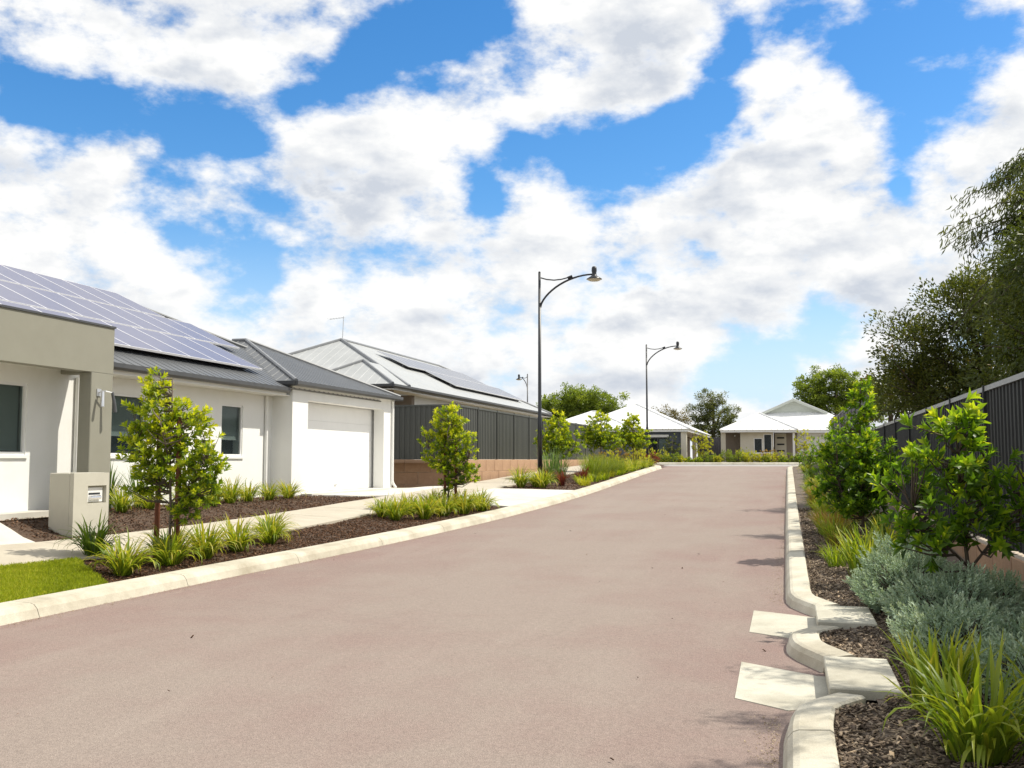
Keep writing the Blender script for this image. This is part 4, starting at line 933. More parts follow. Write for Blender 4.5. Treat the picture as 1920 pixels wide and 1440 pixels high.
def strap_mesh(kind, seed, n, height, spread, droop, width, base_r, seg=6, mat_='leaf_strap', vs_=(0.25, .5)):
    key = (kind, seed)
    if key not in _clumps:
        r = np.random.default_rng(seed*7+3); mbx = MB(); vals = []
        for pts, w, q in blade_points(r, n, height, spread, droop, width, base_r, seg=seg):
            v, f = blade_geo(pts, w); mbx.add(v, f); c = vs_[0]+vs_[1]*q
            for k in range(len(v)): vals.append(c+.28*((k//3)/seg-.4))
        me = mbx.mesh(kind, smooth=True); set_v(me, np.clip(vals, 0, 1)); me.materials.append(MATS[mat_]); _clumps[key] = me
    return _clumps[key]
def clump(name, x, y, z, label, cat, group, me, rz=0.0, s=1.0, tilt=0.0):
    o = link(name, me); o.location = (x, y, z); o.rotation_euler = (tilt, 0, rz); o.scale = (s, s, s*rnd.uniform(.92, 1.08)); return tag(o, label, cat, group)

# --- verge trees on the left
def stree(x, y, h, wid, seed, label, group=None, stakes=(), bl=None, n=150, per=9, L=.085, z=None, twig_every=2, lowest=.3):
    z = zl(x, y)-.03 if z is None else z
    blobs = bl or [(0,0,h*.68,wid*.46,wid*.46,h*.22),(wid*.14,.05,h*.52,wid*.46,wid*.46,h*.14),(-wid*.2,0,h*.57,wid*.38,wid*.40,h*.17),(-.05,0,h*.88,wid*.25,wid*.25,h*.16)]
    trunk = [(0,0,-.1),(.02,.01,h*.25),(-.02,.02,h*.5),(.01,0,h*.72),(0,0,h*.93)]
    limbs = [[(0,.01,h*.3),(wid*.22,.08,h*.42),(wid*.36,.05,h*.5)],[(0,.01,h*.38),(-wid*.2,-.1,h*.5),(-wid*.33,-.08,h*.6)],[(0,0,h*.5),(.1,-wid*.2,h*.62),(.12,-wid*.3,h*.74)]]
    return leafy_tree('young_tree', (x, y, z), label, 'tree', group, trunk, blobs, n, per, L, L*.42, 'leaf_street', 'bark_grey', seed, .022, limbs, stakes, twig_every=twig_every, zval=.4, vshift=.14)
B1 = [(x*.84+.0, y, z, a*.86, b*.86, c) for x, y, z, a, b, c in [(-.30,0,2.05,.34,.36,.38),(-.42,0,1.55,.40,.42,.36),(.22,.05,1.80,.42,.42,.34),(-.05,-.05,1.35,.60,.45,.30),(.62,0,1.30,.30,.32,.30),(.52,.05,.98,.34,.32,.22),(-.38,0,1.08,.38,.36,.20),(-.28,0,2.45,.14,.15,.20),(.30,0,.74,.26,.25,.16)]]
stree(-8.03, 11.75, 2.65, 1.5, 5, 'young tree tied between two red stakes beside the letterbox', bl=B1, n=600, per=10, L=.094, stakes=((-.34,.22,2.0,.036),(.11,.02,1.95,.038)), z=zl(-8.03,11.75)-.03, twig_every=2)
B2 = [(.03,0,1.95,.36,.36,.34),(-.22,0,1.55,.38,.36,.30),(.24,0,1.50,.34,.34,.32),(.0,0,1.10,.45,.42,.26),(.48,0,.95,.24,.24,.24),(.1,0,.70,.30,.28,.18),(.0,0,2.22,.2,.2,.14)]
stree(-7.2, 20.75, 2.35, 1.3, 9, 'compact young tree with a dark stake in the bed beside the driveway', bl=B2, n=500, per=10, L=.098, stakes=((-.06,-.03,1.7,.032),(.16,.05,1.5,.03)))
stree(-8.0, 35.2, 2.35, 1.45, 13, 'young street tree just behind the first lamp post', n=430, per=9, L=.13, twig_every=4)
stree(-7.75, 42.3, 2.6, 1.6, 17, 'middle young street tree of three beyond the tall lamp', n=430, per=9, L=.14, twig_every=4)
stree(-7.5, 50.0, 2.55, 1.55, 21, 'young street tree nearest the far street corner', n=420, per=9, L=.15, twig_every=4)

# --- strappy plants, left
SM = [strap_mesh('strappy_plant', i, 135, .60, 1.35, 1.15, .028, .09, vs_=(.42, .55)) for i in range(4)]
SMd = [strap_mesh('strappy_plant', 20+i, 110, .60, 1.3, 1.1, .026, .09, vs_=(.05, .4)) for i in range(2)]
left_front = [(-9.0,11.5,1.0,1),(-7.9,10.65,1.0,0),(-7.85,11.55,1.02,0),(-7.85,12.35,.95,0),(-7.85,13.2,.92,0),(-7.85,14.15,.88,0),(-8.15,14.7,.85,0),(-8.2,11.9,.8,1)]
for i, (x, y, s, dk) in enumerate(left_front):
    clump('strappy_plant', x, y, zl(x, y)-.04, 'dark green strappy plant in the staked tree bed' if dk else 'yellow green strappy plant around the staked tree', 'plant', 'dark strappy plants by the staked tree' if dk else 'strappy plants around the staked tree', (SMd if dk else SM)[i % (2 if dk else 4)], i*1.3, s)
for i, (x, y, s) in enumerate([(-11.2,15.0,.85),(-11.3,15.9,.9),(-11.2,16.9,.9),(-11.1,17.7,1.0),(-11.2,18.5,.95),(-11.3,19.4,.85),(-11.25,20.2,.85),(-11.2,21.0,.9)]):
    clump('strappy_plant', x, y, zl(x, y)-.04, 'strappy plant in the row against the white house wall', 'plant', 'strappy plants along the house wall', SM[i % 4], i*2.1, s*.95)
for i, (x, y) in enumerate([(-11.7,15.3),(-11.75,16.2),(-11.6,18.2)]):
    clump('flax_plant', x, y, zl(x, y)-.04, 'taller dark flax against the white wall behind the lighter plants', 'plant', 'dark flax by the house wall', strap_mesh('flax', i, 34, .8, .6, .4, .03, .06, vs_=(.0, .25)), i, 1.0)
for i, (x, y, s) in enumerate([(-8.0,19.0,.9),(-7.55,18.6,.95),(-7.15,19.2,1.0),(-7.75,19.9,.9),(-7.0,19.9,1.0),(-7.55,20.6,.9),(-6.8,20.7,1.0),(-7.2,21.5,.9),(-6.65,21.5,.95),(-6.95,22.2,.85),(-7.7,21.5,.8)]):
    clump('strappy_plant', x, y, zl(x, y)-.04, 'strappy plant massed under the compact tree beside the driveway', 'plant', 'strappy plants beside the driveway', SM[(i+1) % 4], i*1.7, s)
for i, (x, y) in enumerate([(-8.15,30.5),(-7.5,30.7),(-7.8,31.2)]):
    clump('strappy_plant', x, y, zl(x, y)-.04, 'strappy plant at the foot of the tall lamp', 'plant', 'strappy plants at the lamp foot', SM[(i+2) % 4], i*1.1, 1.12)
for i, (x, y, s) in enumerate([(-7.7,31.9,1.0),(-7.2,32.2,.9),(-6.95,34.4,1.0)]):
    clump('red_flax', x, y, zl(x, y)-.04, 'dark red flax near the tall lamp', 'plant', 'dark red flax', strap_mesh('redflax', i, 60, .6, .8, .5, .03, .08, mat_='leaf_redgrass', vs_=(.1, .5)), i, s)
# tall grasses of the lamp bed
def grass_mesh(seed, m='leaf_grass', h=.75, n=220, spread=.75, w=.012, br=.22, vs_=(.2, .55)): return strap_mesh('grass'+m, seed, n, h, spread, .6, w, br, seg=5, mat_=m, vs_=vs_)
for i, (x, y, s) in enumerate([(-7.0,36.2,1.25),(-6.85,37.4,1.3),(-7.3,38.3,1.3),(-6.9,39.4,1.25),(-7.5,40.2,1.1),(-6.85,41.0,1.1)]):
    clump('grass_clump', x, y, zl(x, y)-.04, 'feathery yellow green grass clump between the street trees', 'plant', 'feathery grass clumps', grass_mesh(i % 3), i*1.9, s)
for i, (x, y, s) in enumerate([(-6.8,42.6,.8),(-6.95,43.8,.8),(-6.8,45.2,.8),(-7.1,46.6,.8),(-6.8,48.0,.8),(-7.0,49.4,.8),(-6.9,51.2,.8),(-7.3,45.8,.9),(-7.4,48.6,.9)]):
    clump('green_clump', x, y, zl(x, y)-.04, 'low green strappy clump along the kerb past the grasses', 'plant', 'low green clumps along the kerb', SM[i % 4], i*1.3, s*1.15)
for i, (x, y, s) in enumerate([(-8.0,33.8,1.5),(-7.85,34.7,1.4)]):
    clump('reed_plant', x, y, zl(x, y)-.04, 'upright blue green reeds right of the tall lamp', 'plant', 'upright reeds by the lamp', grass_mesh(5+i, 'leaf_bluegreen', .85, 120, .35, .014, .16), i, s)
for i in range(26):
    y = 33+i*.78; x = xk(y)-KW-.28-.5*((i*7) % 5)/5
    clump('ground_cover', x, y, zl(x, y)-.04, 'low leafy ground cover tuft filling the verge bed past the lamp', 'plant', 'ground cover tufts past the lamp', grass_mesh(30+i % 3, 'leaf_street' if i % 4 else 'leaf_gold', .34, 110, 1.1, .016, .2, (.3, .5)) , i*1.3, .9+.3*((i*5) % 4)/4)
def shrub(name, x, y, z, rx, rz, seed, m, label, group, n=70, per=8, L=.07, cat='shrub', shape='kite'):
    r = np.random.default_rng(seed); P, O, I = shoots_in([(0,0,rz*.95,rx,rx,rz*.95)], n, r, .7); P = P[P[:, 2] > .04]; O = norm(P-np.array([0,0,rz*.6]))
    pos, d, nr, l, w, v = whorls(P, O, per, r, L, L*.38, up=.4, axis_len=L); t = thing(name, (x, y, z), label, cat, group)
    o = link('foliage', leaf_mesh('foliage', pos, d, nr, l, w, v, shape), m, t); o['kind'] = 'stuff'
    mbx = MB(); twigs(mbx, [(0,0,-.03),(0,0,.05),(0,0,rz*.4)], P, r, rad=.005, every=3); mbx.build('stems', 'bark_dark', t, org=(0,0,0)); return t
for i, (x, y, rx, rz, m) in enumerate([(-8.0,46.5,.55,.45,'leaf_gold'),(-7.8,53,.6,.5,'leaf_gold'),(-7.9,55.2,.5,.45,'leaf_gold'),(-8.4,51.5,.5,.5,'leaf_orange'),(-7.4,56.2,.4,.35,'leaf_redgrass'),(-8.2,44.5,.5,.4,'leaf_orange')]):
    kind = {'leaf_gold': ('golden rounded shrub in the verge bed by the far corner', 'golden verge shrubs'), 'leaf_orange': ('orange tipped shrub behind the street trees', 'orange verge shrubs'), 'leaf_redgrass': ('red shrub at the tip of the verge by the far corner', 'red verge shrubs')}[m]
    shrub('verge_shrub', x, y, zl(x, y)-.04, rx, rz, 300+i, m, kind[0], kind[1], n=90, L=.10)

# --- front gardens of the far houses
far = []
r9 = np.random.default_rng(77)
xs = np.linspace(-8.6, 3.4, 30)
for i, x in enumerate(xs):
    m = ['leaf_gold', 'leaf_grass', 'leaf_far', 'leaf_gold', 'leaf_grass', 'leaf_street'][int(r9.integers(0, 6))]; s = .30+.28*r9.random()
    far.append((x+r9.normal()*.12, 69.3+r9.random()*1.2, s*.95, s*(.55+.3*r9.random()), m))
far += [(-9.3,70.2,.55,.5,'leaf_gold'),(-8.5,70.4,.5,.5,'leaf_gold'),(-10.2,70.3,.45,.5,'leaf_orange'),(-2.9,71.5,.5,.5,'leaf_far'),(-1.6,71.8,.5,.45,'leaf_orange'),(-1.1,71.6,.5,.45,'leaf_orange'),(-4.1,71.6,.5,.4,'leaf_far'),(-3.1,70.0,.4,.5,'leaf_gold')]
NM = {'leaf_gold': 'golden', 'leaf_grass': 'lime green', 'leaf_far': 'deep green', 'leaf_orange': 'orange tinged', 'leaf_street': 'fresh green'}
for i, (x, y, rx, rz, m) in enumerate(far):
    shrub('garden_shrub', x, y, zr(y)+.10, rx, rz, 400+i, m, 'small %s garden shrub in front of the far houses' % NM[m], '%s shrubs before the far houses' % NM[m], n=80, L=.10)
def small_tree(x, y, z, h, w, seed, m, label, n=110, L=.15):
    return leafy_tree('garden_tree', (x, y, z), label, 'tree', None, [(0,0,-.1),(.03,0,h*.4),(0,.02,h*.9)], [(0,0,h*.66,w*.5,w*.5,h*.32),(.1,0,h*.42,w*.45,w*.45,h*.2)], n, 7, L, L*.4, m, 'bark_dark', seed, .03, kind_shape='kite', twig_every=4)
small_tree(-5.9, 72.5, 1.38, 2.3, 1.5, 61, 'leaf_gold', 'small golden tree in front of the gap between the far houses', n=130)
small_tree(1.1, 74.0, 1.38, 2.4, 1.3, 62, 'leaf_gold', 'small airy golden tree before the cream house porch')
small_tree(-7.9, 71.3, 1.38, 1.9, 1.0, 63, 'leaf_far_grey', 'small brownish tree against the slate house wall', n=80)

# --- right bed: near trees
BR1 = [(-.10,-.05,1.42,.42,.40,.34),(-.42,-.1,1.22,.30,.34,.26),(.34,.0,1.12,.40,.36,.26),(-.15,-.1,.98,.50,.40,.20),(-.05,0,1.72,.28,.28,.20),(-.45,0,.84,.26,.28,.14),(.5,.05,.95,.30,.30,.2),(-.30,-.1,.70,.30,.3,.16),(.12,-.15,.78,.30,.3,.18),(.02,0,1.92,.14,.14,.12)]
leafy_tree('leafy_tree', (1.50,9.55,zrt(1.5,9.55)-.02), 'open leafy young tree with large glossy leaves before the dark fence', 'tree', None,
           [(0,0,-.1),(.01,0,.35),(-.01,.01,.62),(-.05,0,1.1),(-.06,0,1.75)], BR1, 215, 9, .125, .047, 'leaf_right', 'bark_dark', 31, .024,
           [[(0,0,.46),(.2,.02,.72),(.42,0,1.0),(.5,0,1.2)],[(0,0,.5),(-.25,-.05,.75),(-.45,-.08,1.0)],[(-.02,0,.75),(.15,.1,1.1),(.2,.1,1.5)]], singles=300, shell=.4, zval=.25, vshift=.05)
BR2 = [(-.05,0,1.5,.40,.42,.42),(-.22,-.05,1.05,.42,.42,.34),(.22,0,1.15,.40,.40,.32),(-.05,0,.72,.45,.42,.26),(.05,0,2.1,.22,.22,.28),(-.42,0,1.45,.18,.18,.16),(.08,0,2.42,.12,.12,.14)]
leafy_tree('leafy_tree', (1.0,15.2,zrt(1.0,15.2)-.02), 'dense dark green young tree by the kerb further along the fence', 'tree', None,
           [(0,0,-.1),(.02,0,.6),(-.01,.02,1.3),(.03,0,2.4)], BR2, 480, 9, .108, .047, 'leaf_right', 'bark_dark', 37, .026,
           [[(0,0,.4),(.25,.02,.75),(.35,0,1.1)],[(0,0,.5),(-.25,-.05,.8),(-.35,-.08,1.2)]], shell=.35, twig_every=2, zval=.3)
BR3 = [(0,0,1.25,.5,.5,.5),(.1,0,.75,.5,.5,.35)]
leafy_tree('leafy_tree', (1.45,20.5,zrt(1.45,20.5)-.02), 'bushy young tree half hidden against the fence beyond the dense one', 'tree', None, [(0,0,-.1),(.02,0,.6),(0,0,1.5)], BR3, 330, 8, .11, .045, 'leaf_right', 'bark_dark', 41, .024, twig_every=3)
leafy_tree('leafy_tree', (1.5,30.0,zrt(1.5,30)-.02), 'small young tree far along the right bed', 'tree', None, [(0,0,-.1),(.02,0,.8),(0,0,1.9)], [(0,0,1.5,.5,.5,.6),(.1,0,.9,.5,.5,.4)], 150, 8, .12, .05, 'leaf_right', 'bark_dark', 43, .024, twig_every=3)
# --- silver shrubs
def silver(x, y, rx, ry, rz, seed, label, n=330):
    n = int(n*2.4); r = np.random.default_rng(seed); z = zrt(x, y); P, O, I = shoots_in([(0,0,rz*.3,rx,ry,rz*.85)], n, r, .72); k = P[:, 2] > .03; P, O = P[k], O[k]
    ax = norm(O*np.array([1,1,.5])+np.array([0,0,.75])+r.normal(size=P.shape)*.25); pos = []; d = []; nr = []; l = []; v = []; m = 18; sv = r.normal(size=len(P))*.16
    a = norm(np.cross(ax, rand_unit(len(P), r))); b = np.cross(ax, a); slen = .13+.06*r.random(len(P))
    for j in range(m):
        t = j/(m-1); th = j*2.399+r.random(len(P))*.5; rad = a*np.cos(th)[:, None]+b*np.sin(th)[:, None]; tilt = (.95-.6*t)
        pos.append(P+ax*(slen*(t-.6))[:, None]); d.append(ax*np.cos(tilt)+rad*np.sin(tilt)); nr.append(ax*np.sin(tilt)-rad*np.cos(tilt)); l.append((.048-.014*t)*(1+.2*r.normal(size=len(P)))); v.append(.25+.4*t+sv+r.normal(size=len(P))*.06)
    l = np.concatenate(l); t = thing('silver_shrub', (x, y, z), label, 'shrub', 'silver grey shrubs')
    o = link('foliage', leaf_mesh('foliage', np.concatenate(pos), np.concatenate(d), np.concatenate(nr), l, l*.36, np.concatenate(v), 'kite', droop=.05), 'leaf_silver', t); o['kind'] = 'stuff'
    mbx = MB(); twigs(mbx, [(0,0,-.03),(rx*.2,0,.04),(-rx*.2,.1,.04),(0,ry*.3,.05),(0,-ry*.3,.05)], P, r, rad=.004, every=2); mbx.build('stems', 'bark_dark', t, org=(0,0,0))
SL = 'soft silver grey shrub spreading under the open leafy tree'
silver(1.18, 8.0,   .42, .62, .27, 51, SL, 420); silver(1.30, 9.2, .50, .62, .36, 52, SL, 480); silver(1.12, 10.4, .52, .62, .42, 53, SL, 520)
silver(1.75, 7.9, .36, .6, .22, 54, SL, 240); silver(1.80, 10.2, .36, .6, .24, 55, SL, 220); silver(1.25, 11.5, .45, .55, .46, 56, SL, 320); silver(1.45, 6.7, .42, .55, .28, 57, SL, 260)
# --- big strappy clumps at the near right, blades built singly
def near_clump(x, y, seed, n, h, label, rz=0.0, dark=(.25, .55), sp=1.0, dr=.8):
    r = np.random.default_rng(seed); t = thing('strappy_plant', (x, y, zrt(x, y)-.02), label, 'plant', None, rz)
    for pts, w, q in blade_points(r, n, h, sp, dr, .024, .15, seg=8):
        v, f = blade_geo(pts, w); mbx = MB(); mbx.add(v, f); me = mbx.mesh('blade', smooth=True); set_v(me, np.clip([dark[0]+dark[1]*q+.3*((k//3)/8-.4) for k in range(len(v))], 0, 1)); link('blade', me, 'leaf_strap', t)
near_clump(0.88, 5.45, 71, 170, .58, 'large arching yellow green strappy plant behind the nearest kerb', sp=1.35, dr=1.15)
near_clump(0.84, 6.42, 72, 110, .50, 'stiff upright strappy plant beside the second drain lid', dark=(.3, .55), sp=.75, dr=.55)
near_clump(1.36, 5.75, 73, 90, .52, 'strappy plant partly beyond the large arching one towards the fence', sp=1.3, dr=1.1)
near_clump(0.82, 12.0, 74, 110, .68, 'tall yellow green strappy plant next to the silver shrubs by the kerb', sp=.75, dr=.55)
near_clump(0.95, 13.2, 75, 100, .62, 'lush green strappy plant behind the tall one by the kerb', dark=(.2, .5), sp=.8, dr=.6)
for i, (x, y, s) in enumerate([(.72,17.0,.95),(.62,18.4,.85),(.95,18.0,.9)]):
    clump('rusty_grass', x, y, zrt(x, y)-.02, 'rust tinged grass clump along the right kerb', 'plant', 'rusty grass clumps', grass_mesh(11+i, 'leaf_orange', .55, 170, .7, .010, .16, (.1, .6)), i, s)
for i in range(15):
    y = 13.8+i*1.35; x = .58+.22*((i*3) % 4)/4
    clump('edge_tuft', x, y, zrt(x, y)-.02, 'small mixed grass tuft edging the right kerb', 'plant', 'grass tufts edging the right kerb', grass_mesh(40+i % 3, ['leaf_street', 'leaf_orange', 'leaf_grass'][i % 3], .44, 150, 1.05, .012, .14, (.15, .55)), i*1.7, .8+.35*((i*5) % 4)/4)
for i, (x, y, s) in enumerate([(.68,20.3,.8),(.9,21.8,.85),(.62,23.4,.75),(.8,25.3,.8),(.7,28,.8),(1.1,24.4,.9),(.9,31,.9),(.7,35,.8),(.8,39,.9),(.7,44,.8),(.9,49,.9),(1.4,17,.9),(1.3,14.4,.9)]):
    clump('strappy_plant', x, y, zrt(x, y)-.02, 'green strappy plant further along the right bed', 'plant', 'strappy plants along the right bed', SMd[i % 2] if i % 3 else SM[i % 4], i*1.4, s)
for i, (x, y, rx, rz) in enumerate([(1.2,26.5,.5,.5),(1.5,34,.6,.7),(1.4,41,.6,.7),(1.5,48,.7,.8),(.9,53.5,.4,.4)]):
    shrub('bed_shrub', x, y, zrt(x, y)-.02, rx, rz, 500+i, 'leaf_right', 'green shrub against the fence further along the right bed', 'green shrubs along the right fence', n=110, L=.10)

# ------------------------------------------------------------------ larger trees
def crown_tree(name, base, label, blobs, ncl, per, clr, L, W, lm, bm, seed, trunk, trunk_r, limbs, hang=0.0, group=None):
    """mature tree: trunk, limbs and a crown of leaf clumps with gaps between them"""
    r = np.random.default_rng(seed); t = thing(name, base, label, 'tree', group)
    P, O, I = shoots_in(blobs, ncl, r, .45)
    n = len(P); cl = clr*(.6+.8*r.random(n)); u = rand_unit(n*per, r)*(r.random((n*per, 1))**.45); C = np.repeat(P, per, 0); pos = C+u*np.repeat(cl, per)[:, None]*np.array([1,1,.72])
    out = norm(np.repeat(O, per, 0)*.6+u*.8+np.array([0,0,.25-hang*2])); d = norm(out+r.normal(size=out.shape)*.55); nr = norm(np.repeat(O, per, 0)*.4+np.array([0,0,.8])+r.normal(size=out.shape)*.5)
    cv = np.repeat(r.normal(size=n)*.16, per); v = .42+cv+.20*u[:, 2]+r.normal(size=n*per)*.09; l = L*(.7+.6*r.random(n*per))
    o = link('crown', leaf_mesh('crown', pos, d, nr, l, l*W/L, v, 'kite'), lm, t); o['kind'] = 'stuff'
    mbx = MB(); mbx.tube(trunk, [trunk_r*(1-.5*i/(len(trunk)-1)) for i in range(len(trunk))], 10); tp = []
    for ln in [trunk]+list(limbs):
        for p, q in zip(ln, ln[1:]):
            for s in np.linspace(0, 1, 6): tp.append(np.array(p)*(1-s)+np.array(q)*s)
    for ln in limbs: mbx.tube(ln, [trunk_r*.5*(1-.55*i/(len(ln)-1)) for i in range(len(ln))], 7)
    twigs(mbx, tp, P, r, rad=trunk_r*.07, every=2, sag=.03); mbx.build('trunk', bm, t, smooth=True, org=(0,0,0)); return t
def autolimbs(blobs, h):
    return [[(0,0,h*.45),(b[0]*.45,b[1]*.45,h*.45+(b[2]-h*.45)*.6),(b[0]*.9,b[1]*.9,b[2])] for b in blobs]
def big(name, base, label, blobs, ncl, per, clr, L, W, lm, bm, seed, tr=.16, hang=0.0, group=None):
    h = max(b[2] for b in blobs); return crown_tree(name, base, label, blobs, ncl, per, clr, L, W, lm, bm, seed, [(0,0,-.3),(.08,.03,h*.25),(-.05,.05,h*.5),(0,0,h*.9)], tr, autolimbs(blobs, h), hang, group)
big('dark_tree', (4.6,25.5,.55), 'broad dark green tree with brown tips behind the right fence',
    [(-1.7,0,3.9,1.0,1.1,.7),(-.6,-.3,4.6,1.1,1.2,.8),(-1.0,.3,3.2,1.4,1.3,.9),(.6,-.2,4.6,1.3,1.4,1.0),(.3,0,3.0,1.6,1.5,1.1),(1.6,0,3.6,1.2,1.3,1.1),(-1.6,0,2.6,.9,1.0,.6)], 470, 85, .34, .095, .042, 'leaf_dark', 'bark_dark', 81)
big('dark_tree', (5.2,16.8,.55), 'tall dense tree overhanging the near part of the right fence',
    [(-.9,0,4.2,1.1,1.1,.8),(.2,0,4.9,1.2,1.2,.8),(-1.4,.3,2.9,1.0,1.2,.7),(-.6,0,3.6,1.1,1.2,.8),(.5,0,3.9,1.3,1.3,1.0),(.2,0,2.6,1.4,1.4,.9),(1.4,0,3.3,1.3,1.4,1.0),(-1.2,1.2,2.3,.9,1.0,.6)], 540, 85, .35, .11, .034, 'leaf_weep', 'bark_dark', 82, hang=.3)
def weeping(base, label, seed, sprays, lm='leaf_weep'):
    r = np.random.default_rng(seed); t = thing('weeping_tree', base, label, 'tree'); mbx = MB(); mbx.tube([(0,0,-.3),(.05,0,2),(-.05,.05,4),(0,0,6.2)], [.16,.13,.09,.03], 10)
    pos = []; d = []; nr = []; l = []; v = []
    for (zs, az, reach, rise, drp, n) in sprays:
        for q in range(n):
            a = az+r.normal()*.35; R_ = reach*(.55+.6*r.random()); z0 = zs+r.normal()*.25; pts = []
            for k in range(9):
                u = k/8; pts.append((math.cos(a)*R_*u, math.sin(a)*R_*u, z0+rise*math.sin(u*2.0)-drp*u**2.2+.05*r.normal()))
            mbx.tube(pts, [.022*(1-.85*k/8)+.002 for k in range(9)], 4, False); sv = r.normal()*.14
            for k in range(2, 9):
                p0 = np.array(pts[k-1]); p1 = np.array(pts[k]); dirv = norm((p1-p0)[None])[0]
                for j in range(46):
                    u = r.random(); p = p0*(1-u)+p1*u+r.normal(size=3)*np.array([.09,.09,.07]); side = r.normal(size=3)*.55
                    pos.append(p); d.append(dirv*.45+side+np.array([0,0,-.9])); nr.append(r.normal(size=3)); l.append(.13*(.7+.6*r.random())); v.append(.5+sv+r.normal()*.12)
    l = np.array(l); o = link('crown', leaf_mesh('crown', np.array(pos), np.array(d), np.array(nr), l, l*.17, np.array(v), 'kite'), lm, t); o['kind'] = 'stuff'
    mbx.build('trunk', 'bark_dark', t, smooth=True, org=(0,0,0)); return t
PI = math.pi
weeping((5.4,19.5,.55), 'tall weeping tree with fine drooping leaves behind the right fence', 91,
        [(5.3,PI,2.3,.75,.75,12),(5.6,PI*.9,1.6,.9,.5,10),(5.6,PI*1.3,1.8,.9,.6,10),(4.4,PI*1.02,2.2,.5,1.0,10),(3.7,PI*1.1,2.2,.6,1.0,12),(5.4,0,1.8,.8,.7,12),(4.6,PI*.5,1.8,.6,.8,10),(4.2,PI*1.5,2.0,.7,.8,12),(5.9,PI*1.1,1.0,.6,.3,12),(3.2,PI*1.3,2.2,.6,.8,12)])
weeping((5.7,8.35,.55), 'weeping tree just out past the near end of the right fence', 92,
        [(4.6,PI*1.05,2.9,.8,.9,9),(4.9,PI*1.12,3.0,.9,.8,8),(4.2,PI*.8,1.6,.5,.8,5),(4.8,0,1.8,.7,.8,8)])
# trees beyond the far houses
big('gum_tree', (-22.6,112,1.3), 'wide rounded green tree behind the grey and slate roofs',
    [(-2.6,0,6.4,2.3,2.0,1.7),(-.4,0,7.0,2.2,2.0,1.9),(2.0,0,6.6,2.3,2.0,1.8),(3.6,0,5.2,1.4,1.6,1.3),(-4.2,0,5.0,1.4,1.6,1.2),(0,0,4.8,3.4,2,1.4)], 420, 80, .58, .25, .11, 'leaf_far', 'bark_grey', 101, .3)
big('gum_tree', (-7.0,100,1.3), 'upright open gum tree between the two far houses',
    [(-.3,0,6.3,1.3,1.2,1.1),(1.0,0,5.3,1.3,1.2,1.1),(-1.4,0,4.9,1.2,1.2,1.0),(.2,0,4.1,1.9,1.5,1.1),(-1.6,0,3.2,1.1,1.2,.9),(1.6,0,3.4,1.0,1.2,.8),(0,0,2.2,2.0,1.4,1.0)], 230, 70, .42, .18, .07, 'leaf_far_grey', 'bark_grey', 102, .22)
big('gum_tree', (-13.6,120,1.3), 'yellowish tree peeping over the slate house roof', [(-.8,0,4.9,1.4,1.3,1.3),(.9,0,5.2,1.4,1.3,1.3),(0,0,3.6,2.2,1.5,1.2),(2.2,0,3.4,1.2,1.2,1.0)], 150, 54, .5, .22, .08, 'leaf_far_gold', 'bark_grey', 103, .2)
big('gum_tree', (5.0,110,1.3), 'large round leafy tree rising behind the cream house', [(-2.4,0,7.2,2.1,1.9,1.8),(.2,0,8.3,2.2,2.0,1.9),(2.6,0,7.4,2.2,2.0,1.8),(-3.3,0,5.4,1.7,1.7,1.5),(3.6,0,5.6,1.6,1.6,1.4),(0,0,5.6,3.4,2.2,1.7)], 430, 80, .55, .24, .105, 'leaf_far', 'bark_grey', 104, .3)
big('gum_tree', (-1.7,118,1.3), 'dark twiggy tree top left of the green gable', [(0,0,4.9,1.0,1.0,.8),(-1.0,0,4.2,.9,.9,.7)], 50, 46, .4, .16, .06, 'leaf_dark', 'bark_dark', 105, .14)
big('gum_tree', (9.5,70,1.3), 'dark tree seen over the slate fence at the far corner', [(-.6,0,3.6,1.2,1.2,1.2),(.8,0,4.2,1.4,1.3,1.4),(0,0,2.6,1.6,1.4,1.0)], 170, 54, .42, .15, .06, 'leaf_dark', 'bark_dark', 106, .18)
big('gum_tree', (3.6,38,1.55), 'dark bush showing above the stepped fence', [(0,0,2.3,1.0,1.2,.8),(.9,.5,2.7,1.1,1.2,.9)], 120, 50, .33, .10, .04, 'leaf_dark', 'bark_dark', 107, .1)

